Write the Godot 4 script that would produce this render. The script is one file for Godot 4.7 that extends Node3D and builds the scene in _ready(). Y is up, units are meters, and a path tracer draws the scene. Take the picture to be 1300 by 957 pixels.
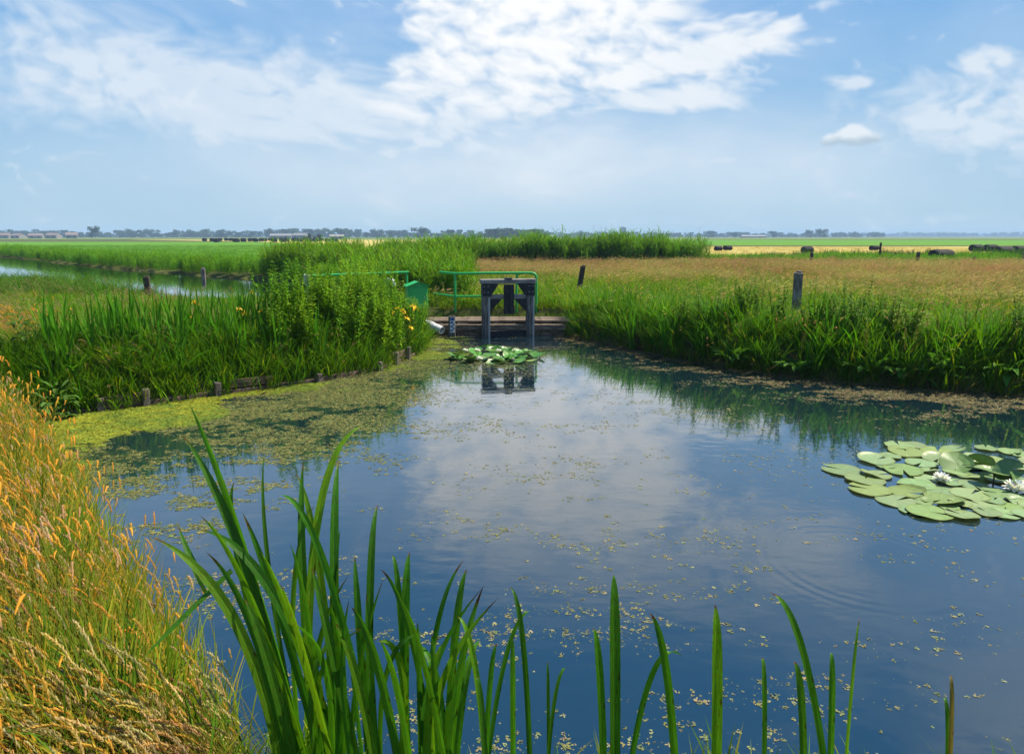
extends Node3D
# A polder pond with a small sluice, reed banks and hay fields behind it. y is up, water level is y = 0.

var rng := RandomNumberGenerator.new()
var leaf_mat: StandardMaterial3D
var dry_mat: StandardMaterial3D
var gloss_leaf: StandardMaterial3D
var names := {}

const EYE := 2.2
const LENS := 880.0          # focal length in photograph pixels
const POND := [[-0.9, -2.3], [0.0, -2.15], [3.0, -2.1], [8.0, -1.8], [14.0, -2.0], [17.0, -5.0], [13.0, -8.0], [7.23, -9.45], [5.68, -10.1], [4.45, -10.9], [3.53, -11.7], [2.72, -13.0], [1.85, -14.5], [1.1, -15.45], [-2.1, -15.45], [-1.75, -14.3], [-1.78, -12.87], [-2.23, -11.32], [-3.01, -10.37], [-4.01, -9.57], [-4.86, -8.88], [-5.7, -8.35], [-6.0, -7.9], [-5.3, -7.1], [-4.2, -6.0], [-3.1, -4.75], [-2.2, -3.7], [-1.55, -2.95]]
const DITCH := [[-95.0, -88.0], [-50.0, -50.0], [-30.0, -34.0], [-22.0, -29.5], [-16.0, -25.5], [-11.5, -20.8], [-9.0, -18.8], [-6.0, -18.6], [-5.6, -22.0], [-8.0, -26.0], [-10.5, -29.5], [-15.0, -33.0], [-20.4, -37.5], [-30.0, -46.5], [-41.0, -58.0], [-60.0, -76.0], [-92.0, -106.0]]
var pond := PackedVector2Array()
var ditch := PackedVector2Array()


# ---------------------------------------------------------------- helpers
class Shape:
	var v := PackedVector3Array()
	var c := PackedColorArray()
	var n := PackedVector3Array()
	var uv := PackedVector2Array()
	var ix := PackedInt32Array()
	func vert(p: Vector3, col := Color(1, 1, 1)) -> int:
		v.append(p); c.append(col); return v.size() - 1
	func tri(a: int, b: int, d: int):
		ix.append(a); ix.append(b); ix.append(d)
	func quad(a: int, b: int, d: int, e: int):
		tri(a, b, d); tri(a, d, e)
	func mesh() -> ArrayMesh:
		var arr := []
		arr.resize(Mesh.ARRAY_MAX)
		arr[Mesh.ARRAY_VERTEX] = v
		arr[Mesh.ARRAY_COLOR] = c
		arr[Mesh.ARRAY_INDEX] = ix
		if n.size() == v.size(): arr[Mesh.ARRAY_NORMAL] = n
		if uv.size() == v.size(): arr[Mesh.ARRAY_TEX_UV] = uv
		var m := ArrayMesh.new()
		m.add_surface_from_arrays(Mesh.PRIMITIVE_TRIANGLES, arr)
		return m
	# box with chamfered look: eight corners in the frame of t
	func box(t: Transform3D, size: Vector3, col := Color(1, 1, 1), ch := 0.0):
		var h := size * 0.5
		if ch <= 0.0:
			for f in [[Vector3.RIGHT, Vector3.UP, Vector3.BACK], [Vector3.LEFT, Vector3.UP, Vector3.FORWARD], [Vector3.UP, Vector3.BACK, Vector3.RIGHT], [Vector3.DOWN, Vector3.BACK, Vector3.LEFT], [Vector3.BACK, Vector3.RIGHT, Vector3.UP], [Vector3.FORWARD, Vector3.RIGHT, Vector3.DOWN]]:
				var o: Vector3 = f[0] * h
				var a: Vector3 = f[1] * h
				var b: Vector3 = f[2] * h
				var k := [vert(t * (o - a - b), col), vert(t * (o + a - b), col), vert(t * (o + a + b), col), vert(t * (o - a + b), col)]
				quad(k[0], k[1], k[2], k[3])
			return
		# chamfered: a convex hull of 24 points built face by face
		var ax := [Vector3.RIGHT, Vector3.UP, Vector3.BACK]
		var id := {}
		for sx in [-1, 1]:
			for sy in [-1, 1]:
				for sz in [-1, 1]:
					for k in 3:
						var p := Vector3(sx * h.x, sy * h.y, sz * h.z)
						for j in 3:
							if j != k: p[j] -= ch * [sx, sy, sz][j]
						id[[sx, sy, sz, k]] = vert(t * p, col)
		for k in 3:
			var i: int = (k + 1) % 3
			var j: int = (k + 2) % 3
			for s in [-1, 1]:
				var q := []
				for w in [[-1, -1], [1, -1], [1, 1], [-1, 1]]:
					var key := [0, 0, 0, k]
					key[k] = s; key[i] = w[0]; key[j] = w[1]
					q.append(id[key])
				quad(q[0], q[1], q[2], q[3])
			for a in [-1, 1]:
				for b in [-1, 1]:
					var e := []
					for w in [[-1, i], [-1, j], [1, j], [1, i]]:
						var key2 := [0, 0, 0, w[1]]
						key2[k] = w[0]; key2[i] = a; key2[j] = b
						e.append(id[key2])
					quad(e[0], e[1], e[2], e[3])
		for sx in [-1, 1]:
			for sy in [-1, 1]:
				for sz in [-1, 1]:
					tri(id[[sx, sy, sz, 0]], id[[sx, sy, sz, 1]], id[[sx, sy, sz, 2]])
	# round tube through points; smooth normals when alone in its Shape
	func tube(pts: Array, radii: Array, col := Color(1, 1, 1), sides := 8, cap := true):
		var start := v.size()
		while n.size() < start: n.append(Vector3.UP)
		for k in pts.size():
			var d: Vector3 = (pts[mini(k + 1, pts.size() - 1)] - pts[maxi(k - 1, 0)]).normalized()
			var u := d.cross(Vector3(0.31, 0.2, 0.93)).normalized()
			var w := d.cross(u)
			for s in sides:
				var a := TAU * s / sides
				var o := u * cos(a) + w * sin(a)
				vert(pts[k] + o * radii[k], col); n.append(o)
		for k in pts.size() - 1:
			for s in sides:
				var a := start + k * sides + s
				var b := start + k * sides + (s + 1) % sides
				quad(a, a + sides, b + sides, b)
		if cap:
			for e in [0, pts.size() - 1]:
				var d2: Vector3 = (pts[1] - pts[0]) if e == 0 else (pts[e] - pts[e - 1])
				d2 = d2.normalized() * (-1.0 if e == 0 else 1.0)
				var m := vert(pts[e], col); n.append(d2)
				for s in sides:
					var a: int = start + e * sides + s
					var b: int = start + e * sides + (s + 1) % sides
					var p := vert(v[a], col); n.append(d2)
					var q := vert(v[b], col); n.append(d2)
					if e == 0: tri(m, p, q)
					else: tri(m, q, p)
	# strap leaf along pts; side gives the width direction; keel folds it along the middle
	func ribbon(pts: Array, side: Vector3, width: float, col: Color, tip := Color(-1, 0, 0), keel := 0.0, tip_share := 0.05, root := 0.75):
		var m := pts.size()
		var prev := -1
		for k in m:
			var s := float(k) / (m - 1)
			var w := width * 0.5 * lerpf(root, 1.0, minf(1.0, s * 3.0)) * (1.0 if s < 0.55 else maxf(0.0, 1.0 - pow((s - 0.55) / 0.45, 1.8)))
			var cc := col
			if tip.r >= 0.0 and s > 1.0 - tip_share: cc = tip
			while uv.size() < v.size(): uv.append(Vector2.ZERO)
			if k == m - 1:
				var t := vert(pts[k], cc)
				uv.append(Vector2(0.5, 1.0))
				if keel > 0.0:
					tri(prev, prev + 1, t); tri(prev + 1, prev + 2, t)
				else:
					tri(prev, prev + 1, t)
				return
			var d: Vector3 = (pts[k + 1] - pts[maxi(k - 1, 0)]).normalized()
			var e := (side - d * side.dot(d)).normalized()
			var at := vert(pts[k] - e * w, cc)
			if keel > 0.0:
				vert(pts[k] + d.cross(e) * w * keel, cc)
			vert(pts[k] + e * w, cc)
			uv.append(Vector2(0.5 - w / width, s))
			if keel > 0.0: uv.append(Vector2(0.5, s))
			uv.append(Vector2(0.5 + w / width, s))
			if prev >= 0:
				if keel > 0.0:
					quad(prev, prev + 1, at + 1, at); quad(prev + 1, prev + 2, at + 2, at + 1)
				else:
					quad(prev, prev + 1, at + 1, at)
			prev = at

func rf(a: float, b: float) -> float:
	return rng.randf_range(a, b)

func vary(c: Color, k: float) -> Color:
	var b := 1.0 + rf(-k, k)
	return Color(c.r * b * (1.0 + rf(-k, k) * 0.6), c.g * b, c.b * b * (1.0 + rf(-k, k) * 0.6))

func numbered(called: String) -> String:
	names[called] = names.get(called, -1) + 1
	return called if names[called] == 0 else "%s_%03d" % [called, names[called]]

func tag(o: Node3D, label := "", category := "", group := "", kind := ""):
	if label: o.set_meta("label", label)
	if category: o.set_meta("category", category)
	if group: o.set_meta("group", group)
	if kind: o.set_meta("kind", kind)

func thing(called: String, at: Vector3, label: String, category: String, group := "", turn := 0.0) -> Node3D:
	var o := Node3D.new()
	o.name = numbered(called)
	add_child(o)
	o.position = at
	o.rotation.y = turn
	tag(o, label, category, group)
	return o

func part(called: String, m: Mesh, mat: Material, parent: Node3D, kind := "") -> MeshInstance3D:
	var o := MeshInstance3D.new()
	o.name = called if parent != self else numbered(called)
	o.mesh = m
	o.material_override = mat
	parent.add_child(o, true)
	if kind: o.set_meta("kind", kind)
	return o

func std(lin: Color, rough := 0.8, metal := 0.0) -> StandardMaterial3D:
	var m := StandardMaterial3D.new()
	m.albedo_color = lin.linear_to_srgb()
	m.roughness = rough
	m.metallic = metal
	return m

func vcol(rough: float, back := 0.0, spec := 0.5) -> StandardMaterial3D:
	var m := StandardMaterial3D.new()
	m.vertex_color_use_as_albedo = true
	m.roughness = rough
	m.metallic_specular = spec
	m.cull_mode = BaseMaterial3D.CULL_DISABLED
	if back > 0.0:
		m.backlight_enabled = true
		m.backlight = Color(back, back, back * 0.5).linear_to_srgb()
	return m

# a picture of mottled colour, tiling: coarse and fine noise between colours
func mottle(size: int, cols: Array, f1: float, f2: float, sd: int) -> ImageTexture:
	var a := FastNoiseLite.new(); a.seed = sd; a.frequency = f1; a.fractal_octaves = 4
	var b := FastNoiseLite.new(); b.seed = sd + 7; b.frequency = f2; b.fractal_octaves = 3
	var ia := a.get_seamless_image(size, size)
	var ib := b.get_seamless_image(size, size)
	var im := Image.create(size, size, false, Image.FORMAT_RGB8)
	for y in size:
		for x in size:
			var t := clampf(0.5 + (ia.get_pixel(x, y).r - 0.5) * 1.1 + (ib.get_pixel(x, y).r - 0.5) * 0.8, 0.0, 0.999) * (cols.size() - 1)
			var k := int(t)
			var c: Color = (cols[k] as Color).lerp(cols[k + 1], t - k)
			im.set_pixel(x, y, c.linear_to_srgb())
	return ImageTexture.create_from_image(im)

func ground_mat(tex: Texture2D, metres: float, bump: Texture2D = null) -> StandardMaterial3D:
	var m := StandardMaterial3D.new()
	m.albedo_texture = tex
	m.uv1_triplanar = true
	m.uv1_world_triplanar = true
	m.uv1_scale = Vector3.ONE / metres
	m.roughness = 0.95
	m.metallic_specular = 0.2
	return m

# fine lengthwise veins of a strap leaf, u across, v along
func veins() -> ImageTexture:
	var a := FastNoiseLite.new(); a.seed = 61; a.frequency = 0.02; a.fractal_octaves = 3
	var im := Image.create(64, 512, false, Image.FORMAT_RGB8)
	for y in 512:
		for x in 64:
			var k := 0.5 + 0.5 * sin(x * 1.55 + 2.0 * a.get_noise_2d(x * 3.0, 7.0)) * 0.5 + 0.45 * a.get_noise_2d(x * 6.0, y * 0.8)
			var c := Color(0.52, 0.62, 0.45).lerp(Color(1.0, 1.0, 1.0), clampf(k, 0.0, 1.0))
			if a.get_noise_2d(x * 9.0 + 300.0, y * 2.2) > 0.36: c = Color(0.85, 0.62, 0.34)
			if a.get_noise_2d(x * 4.0 + 900.0, y * 1.1) > 0.47: c = Color(0.55, 0.36, 0.25)
			im.set_pixel(x, y, c)
	return ImageTexture.create_from_image(im)

func wood_mat(cols: Array, sd: int, stretch: Vector3, rough := 0.85) -> StandardMaterial3D:
	var m := StandardMaterial3D.new()
	var t := mottle(128, cols, 0.02, 0.09, sd)
	m.albedo_texture = t
	m.uv1_triplanar = true
	m.uv1_scale = stretch
	m.roughness = rough
	m.metallic_specular = 0.3
	m.heightmap_enabled = true
	m.heightmap_texture = t
	m.heightmap_scale = 0.25
	return m

# ---------------------------------------------------------------- land and water
func edge(p: Vector2, poly: PackedVector2Array) -> float:
	var d := 1e9
	var n := poly.size()
	for i in n:
		var q := Geometry2D.get_closest_point_to_segment(p, poly[i], poly[(i + 1) % n])
		d = minf(d, p.distance_squared_to(q))
	d = sqrt(d)
	return -d if Geometry2D.is_point_in_polygon(p, poly) else d

func shore(x: float, z: float) -> float:
	var p := Vector2(x, z)
	var a := edge(p, pond) if absf(x) < 40.0 and z > -45.0 else 30.0
	var b := 0.42 + edge(p, ditch) if x < 30.0 and z > -140.0 and z < -5.0 and x > -130.0 else 30.0
	return minf(a, b)

func land(x: float, z: float, s := 1e9) -> float:
	if s > 1e8: s = shore(x, z)
	var top := 0.5 + 0.05 * sin(x * 0.31 + 1.0) * cos(z * 0.27)
	# the near left bank is a little higher
	top += 0.30 * exp(-pow((x + 5.5) / 3.0, 2.0) - pow((z + 4.0) / 3.4, 2.0))
	if z < -14.5 and z > -16.5 and x > -2.9 and x < 1.4: top = minf(top, 0.24)
	return lerpf(-0.75, top, smoothstep(-0.75, 0.6, s))

func at_pixel(x: float, y: float, h: float) -> Vector3:
	# where a sight line of the photograph meets height h, used to set things out
	var th := atan((433.5 - 300.0) / LENS)
	var v := (y - 433.5) / LENS
	var t := (EYE - h) / (sin(th) + v * cos(th))
	return Vector3((x - 650.0) / LENS * t, h, -(cos(th) - v * sin(th)) * t)

func at_depth(x: float, y: float, z: float) -> Vector3:
	var th := atan((433.5 - 300.0) / LENS)
	var v := (y - 433.5) / LENS
	var t := z / (cos(th) - v * sin(th))
	return Vector3((x - 650.0) / LENS * t, EYE - (sin(th) + v * cos(th)) * t, -z)

func in_view(x: float, z: float, margin := 1.25) -> bool:
	return z < -0.8 and absf(x) < (-z) * 0.75 * margin + 1.2

func lines(spans: Array) -> PackedFloat32Array:
	# [from, to, step] pieces; geometric growth when step is negative
	var out := PackedFloat32Array()
	for s in spans:
		var x: float = s[0]
		while x < s[1] - 0.001:
			out.append(x)
			x += s[2]
	out.append(spans[-1][1])
	return out

# scatter of copies, kept as arrays until made
func copies(called: String, m: Mesh, mat: Material, xf: Array, cols: Array, parent: Node3D) -> MultiMeshInstance3D:
	var mm := MultiMesh.new()
	mm.transform_format = MultiMesh.TRANSFORM_3D
	mm.use_colors = true
	mm.mesh = m
	mm.instance_count = xf.size()
	for i in xf.size():
		mm.set_instance_transform(i, xf[i])
		mm.set_instance_color(i, cols[i])
	var o := MultiMeshInstance3D.new()
	o.name = called
	o.multimesh = mm
	o.material_override = mat
	o.set_meta("kind", "stuff")
	parent.add_child(o, true)
	return o

func stuff(called: String, label: String, category: String) -> Node3D:
	var o := Node3D.new()
	o.name = numbered(called)
	add_child(o)
	tag(o, label, category, "", "stuff")
	return o

# spreads a set of mesh variants at the given spots: spots are [x, z, scale, colour]
func spread(parent: Node3D, called: String, variants: Array, mat: Material, spots: Array, wild := 0.12, lean := Vector2.ZERO, sink := 0.03, yaw := TAU):
	var xs := []
	var cs := []
	for k in variants.size():
		xs.append([]); cs.append([])
	for s in spots:
		var k := rng.randi() % variants.size()
		var b := Basis(Vector3.UP, rf(-0.5, 0.5) * yaw)
		b = Basis(Vector3(1, 0, 0), rf(-wild, wild) + lean.y) * Basis(Vector3(0, 0, 1), rf(-wild, wild) + lean.x) * b
		b = b.scaled(Vector3(s[2], s[2] * rf(0.85, 1.15), s[2]))
		var y: float = s[4] if s.size() > 4 else land(s[0], s[1])
		xs[k].append(Transform3D(b, Vector3(s[0], y - sink, s[1])))
		cs[k].append(s[3])
	for k in variants.size():
		if xs[k].size(): copies(called, variants[k], mat, xs[k], cs[k], parent)

# ---------------------------------------------------------------- plants
func curve(p: Vector3, dir: Vector3, len: float, lean: float, droop: float, segs: int) -> Array:
	var out := []
	for k in segs + 1:
		var s := float(k) / segs
		out.append(p + Vector3.UP * len * (s - droop * s * s * 0.5) + dir * len * (lean * s + droop * s * s * 0.6))
	return out

func flat_dir() -> Vector3:
	var a := rf(0, TAU)
	return Vector3(cos(a), 0, sin(a))

func tuft(n: int, h: float, w: float, r: float, lean: float, droop: float, segs := 3, col := Color(1, 1, 1), k := 0.2, dead := 0.0) -> ArrayMesh:
	var s := Shape.new()
	for i in n:
		var d := flat_dir()
		var p := flat_dir() * r * sqrt(rng.randf())
		var l := h * rf(0.55, 1.08)
		var cc := vary(col, k)
		if rng.randf() < dead: cc = vary(Color(3.2, 1.5, 2.0), 0.2) * cc
		s.ribbon(curve(p, d, l, lean * rf(0.2, 1.5), droop * rf(0.3, 1.5), segs), d.cross(Vector3.UP).rotated(Vector3.UP, rf(-0.8, 0.8)), w * rf(0.7, 1.3), cc)
	return s.mesh()

# flowering grass: stems with a loose head of small spikelets
func seed_grass(n: int, h: float, r: float, head: float, fat: float, bits: int, lean: Vector3, stem: Color, hcol: Color, thick := 0.0022) -> ArrayMesh:
	var s := Shape.new()
	for i in n:
		var d := (flat_dir() * 0.35 + lean).normalized()
		var l := h * rf(0.75, 1.12)
		var pts := curve(flat_dir() * r * sqrt(rng.randf()), d, l, rf(0.12, 0.4) * (0.4 + 1.5 * lean.length()), rf(0.3, 0.75), 7)
		var side := d.cross(Vector3.UP).rotated(Vector3.UP, rf(-0.5, 0.5))
		s.ribbon(pts, side, thick * 2.0, vary(stem, 0.2), Color(-1, 0, 0), 0.0, 0.0, 1.0)
		s.ribbon(pts, Vector3.UP.cross(side).normalized() + Vector3(0, 0.2, 0), thick * 2.0, vary(stem, 0.2), Color(-1, 0, 0), 0.0, 0.0, 1.0)
		var hc := vary(hcol, 0.22)
		var a: Vector3 = pts[7] + (pts[7] - pts[6]).normalized() * head * 0.12
		var ax: Vector3 = (pts[7] - pts[6]).normalized()
		var bow := (ax + Vector3.DOWN * 0.35 + d * 0.3).normalized()
		for k in bits:
			var t := float(k) / bits
			var q := a + ax.lerp(bow, t) * head * (t - 0.35)
			var o := Vector3(rf(-1, 1), rf(-1, 1), rf(-1, 1)).normalized()
			var g := fat * sin(PI * clampf(t * 0.86 + 0.12, 0, 1)) * rf(0.6, 1.2)
			var fwd := (ax.lerp(bow, t) * 1.6 + o).normalized()
			var e := fwd.cross(o).normalized() * head * 0.025
			var c2 := vary(hc, 0.15)
			var b := s.vert(q - e, c2)
			s.vert(q + e, c2); s.vert(q + fwd * (g * 1.6 + head * 0.05), c2)
			s.tri(b, b + 1, b + 2)
	return s.mesh()

# upright leafy stems (willowherb, loosestrife)
func leafy(stems: int, h: float, r: float, ll: float, lw: float, col: Color) -> ArrayMesh:
	var s := Shape.new()
	for i in stems:
		var d := flat_dir()
		var l := h * rf(0.7, 1.1)
		var pts := curve(d * r * rng.randf(), d, l, rf(0.0, 0.18), rf(0.0, 0.18), 6)
		s.ribbon(pts, flat_dir(), 0.012, vary(col, 0.2) * Color(1.2, 0.8, 0.8))
		var m := int(l / 0.055)
		for k in m:
			var t := 0.12 + 0.88 * k / m
			var seg := minf(t * 6.0, 5.99)
			var p: Vector3 = (pts[int(seg)] as Vector3).lerp(pts[int(seg) + 1], seg - int(seg))
			for q in 3:
				var e := flat_dir()
				var sz := ll * (1.15 - 0.75 * t) * rf(0.7, 1.2)
				s.ribbon([p, p + e * sz * 0.5 + Vector3.UP * sz * rf(0.15, 0.4), p + e * sz + Vector3.UP * sz * rf(-0.1, 0.45)], e.cross(Vector3.UP), lw * (1.1 - 0.5 * t), vary(col, 0.25))
	return s.mesh()

# common reed: stems with long alternate arching leaves
func reed(stems: int, h: float, r: float, col: Color, plume := 0.0) -> ArrayMesh:
	var s := Shape.new()
	for i in stems:
		var d := flat_dir()
		var l := h * rf(0.7, 1.1)
		var pts := curve(flat_dir() * r * sqrt(rng.randf()), d, l, rf(0.02, 0.16), rf(0.0, 0.12), 5)
		s.ribbon(pts, flat_dir(), 0.012, vary(col, 0.15))
		var m := int(l / 0.13)
		for k in m:
			var t := 0.15 + 0.85 * k / m
			var seg := minf(t * 5.0, 4.99)
			var p: Vector3 = (pts[int(seg)] as Vector3).lerp(pts[int(seg) + 1], seg - int(seg))
			var e := (flat_dir() + Vector3(0.35, 0, 0.1)).normalized()
			var ll := rf(0.3, 0.52)
			s.ribbon(curve(p, e, ll, 0.45, rf(0.4, 1.0), 4), e.cross(Vector3.UP), rf(0.024, 0.042), vary(col, 0.3))
		if rng.randf() < plume:
			for k in 14:
				var q: Vector3 = pts[5] + Vector3(rf(-1, 1), 0, rf(-1, 1)) * 0.02 + Vector3.DOWN * rf(0.0, 0.2)
				s.ribbon([q, q + Vector3(rf(-0.05, 0.05), 0.06, rf(-0.05, 0.05))], flat_dir(), 0.02, vary(Color(0.16, 0.10, 0.05), 0.2))
	return s.mesh()

# one broad leaf with a folded midrib and a wavy rim
func broad(s: Shape, p: Vector3, d: Vector3, l: float, w: float, rise: float, droop: float, col: Color):
	var pts := []
	for k in 7:
		var t := k / 6.0
		pts.append(p + d * l * t + Vector3.UP * l * (rise * t - droop * t * t))
	var side := d.cross(Vector3.UP).normalized()
	var prev := -1
	for k in 7:
		var t := k / 6.0
		var hw := w * 0.5 * pow(sin(PI * clampf(0.08 + t * 0.92, 0, 1)), 0.75)
		var wav := Vector3.UP * hw * (0.45 + 0.18 * sin(k * 2.3 + l * 40.0))
		var a := s.vert(pts[k] - side * hw + wav, col)
		s.vert(pts[k], vary(col, 0.05) * 1.15); s.vert(pts[k] + side * hw + wav * 0.9, col)
		if prev >= 0:
			s.quad(prev, prev + 1, a + 1, a); s.quad(prev + 1, prev + 2, a + 2, a + 1)
		prev = a

func dock(n: int, l: float, w: float, col: Color, stalk := 0.0) -> ArrayMesh:
	var s := Shape.new()
	for i in n:
		var d := flat_dir()
		var p := d * 0.05 + Vector3.UP * rf(0.0, 0.25) * l
		broad(s, p, d, l * rf(0.6, 1.1), w * rf(0.7, 1.1), rf(0.5, 1.3), rf(0.3, 0.9), vary(col, 0.2))
	if stalk > 0.0:
		for i in 3:
			var d := flat_dir()
			var pts := curve(d * 0.04, d, stalk * rf(0.8, 1.1), 0.12, 0.05, 5)
			s.ribbon(pts, flat_dir(), 0.014, col)
			for k in 90:
				var t := 0.45 + 0.54 * rng.randf()
				var q: Vector3 = (pts[int(t * 5)] as Vector3).lerp(pts[mini(5, int(t * 5) + 1)], t * 5 - int(t * 5))
				var e := flat_dir()
				s.ribbon([q, q + e * 0.03 + Vector3.UP * 0.02], e.cross(Vector3.UP), 0.02, vary(Color(0.17, 0.16, 0.04), 0.25))
	return s.mesh()

func iris_flower() -> ArrayMesh:
	var s := Shape.new()
	for k in 3:
		var a := TAU * k / 3.0
		var d := Vector3(cos(a), 0, sin(a))
		broad(s, Vector3.ZERO, d, 0.062, 0.045, 0.5, 1.3, Color(0.78, 0.48, 0.012))
		var e := Vector3(cos(a + 1.05), 0, sin(a + 1.05))
		broad(s, Vector3.ZERO, e, 0.035, 0.014, 1.4, 0.3, Color(0.80, 0.52, 0.02))
	for k in 2:
		s.ribbon([Vector3(0, -0.07, 0), Vector3(0.003, -0.03, 0), Vector3(0, 0.005, 0)], Vector3.RIGHT.rotated(Vector3.UP, k * 1.57), 0.016, Color(0.10, 0.2, 0.03), Color(-1, 0, 0), 0, 0, 1)
	return s.mesh()

func lily_flower(size: float) -> Array:
	var s := Shape.new()
	for ring in 4:
		for k in 8 - ring:
			var a := TAU * (k + ring * 0.5) / (8 - ring)
			var d := Vector3(cos(a), 0, sin(a))
			broad(s, d * size * 0.06, d, size * (0.5 - ring * 0.07), size * 0.2, 0.32 + ring * 0.42, 0.12, Color(0.78, 0.78, 0.74))
	var t := Shape.new()
	for k in 40:
		var d := flat_dir()
		t.ribbon([d * size * 0.05 * rng.randf() + Vector3.UP * 0.012, d * size * 0.12 * rng.randf() + Vector3.UP * size * rf(0.16, 0.24)], flat_dir(), size * 0.03, Color(0.75, 0.5, 0.04))
	return [s.mesh(), t.mesh()]

# floating leaf: nearly round with one slit, rim lifted here and there
func pad_mesh(r: float, curl: float, col: Color) -> ArrayMesh:
	var s := Shape.new()
	var seg := 30
	var ph := rf(0, TAU)
	var ph2 := rf(0, TAU)
	var under := Color(0.16, 0.07, 0.04)
	for ring in 4:
		var q: float = [0.0, 0.4, 0.78, 1.0][ring]
		for k in seg + 1:
			var a := 0.16 + (TAU - 0.32) * k / seg
			var rr := r * q * (1.0 + 0.03 * sin(a * 3.0 + ph) + 0.015 * sin(a * 7.0 + ph2))
			var up := 0.004 + curl * r * q * q * q * maxf(0.0, sin(a + ph2)) + 0.006 * q * q * sin(a * 4.0 + ph) * 0.6 + 0.002
			s.vert(Vector3(cos(a) * rr * 1.06, up, sin(a) * rr), vary(col, 0.06) * (1.14 if k % 4 == 0 else 1.0) if ring < 3 else col * Color(0.9, 0.85, 0.7))
	for ring in 3:
		for k in seg:
			var a := ring * (seg + 1) + k
			s.quad(a, a + 1, a + seg + 2, a + seg + 1)
	# the turned down edge gives the leaf its thickness
	for k in seg + 1:
		var p := s.v[3 * (seg + 1) + k]
		s.vert(p * Vector3(0.985, 1, 0.985) - Vector3(0, 0.004, 0), under)
	for k in seg:
		var a := 3 * (seg + 1) + k
		s.quad(a, a + 1, a + seg + 2, a + seg + 1)
	return s.mesh()

# ---------------------------------------------------------------- sky
var n1 := FastNoiseLite.new()
var n2 := FastNoiseLite.new()
var n3 := FastNoiseLite.new()

func blob(x: float, y: float, cx: float, cy: float, rx: float, ry: float) -> float:
	var d := pow((x - cx) / rx, 2.0) + pow((y - cy) / ry, 2.0)
	return exp(-d)

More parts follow.
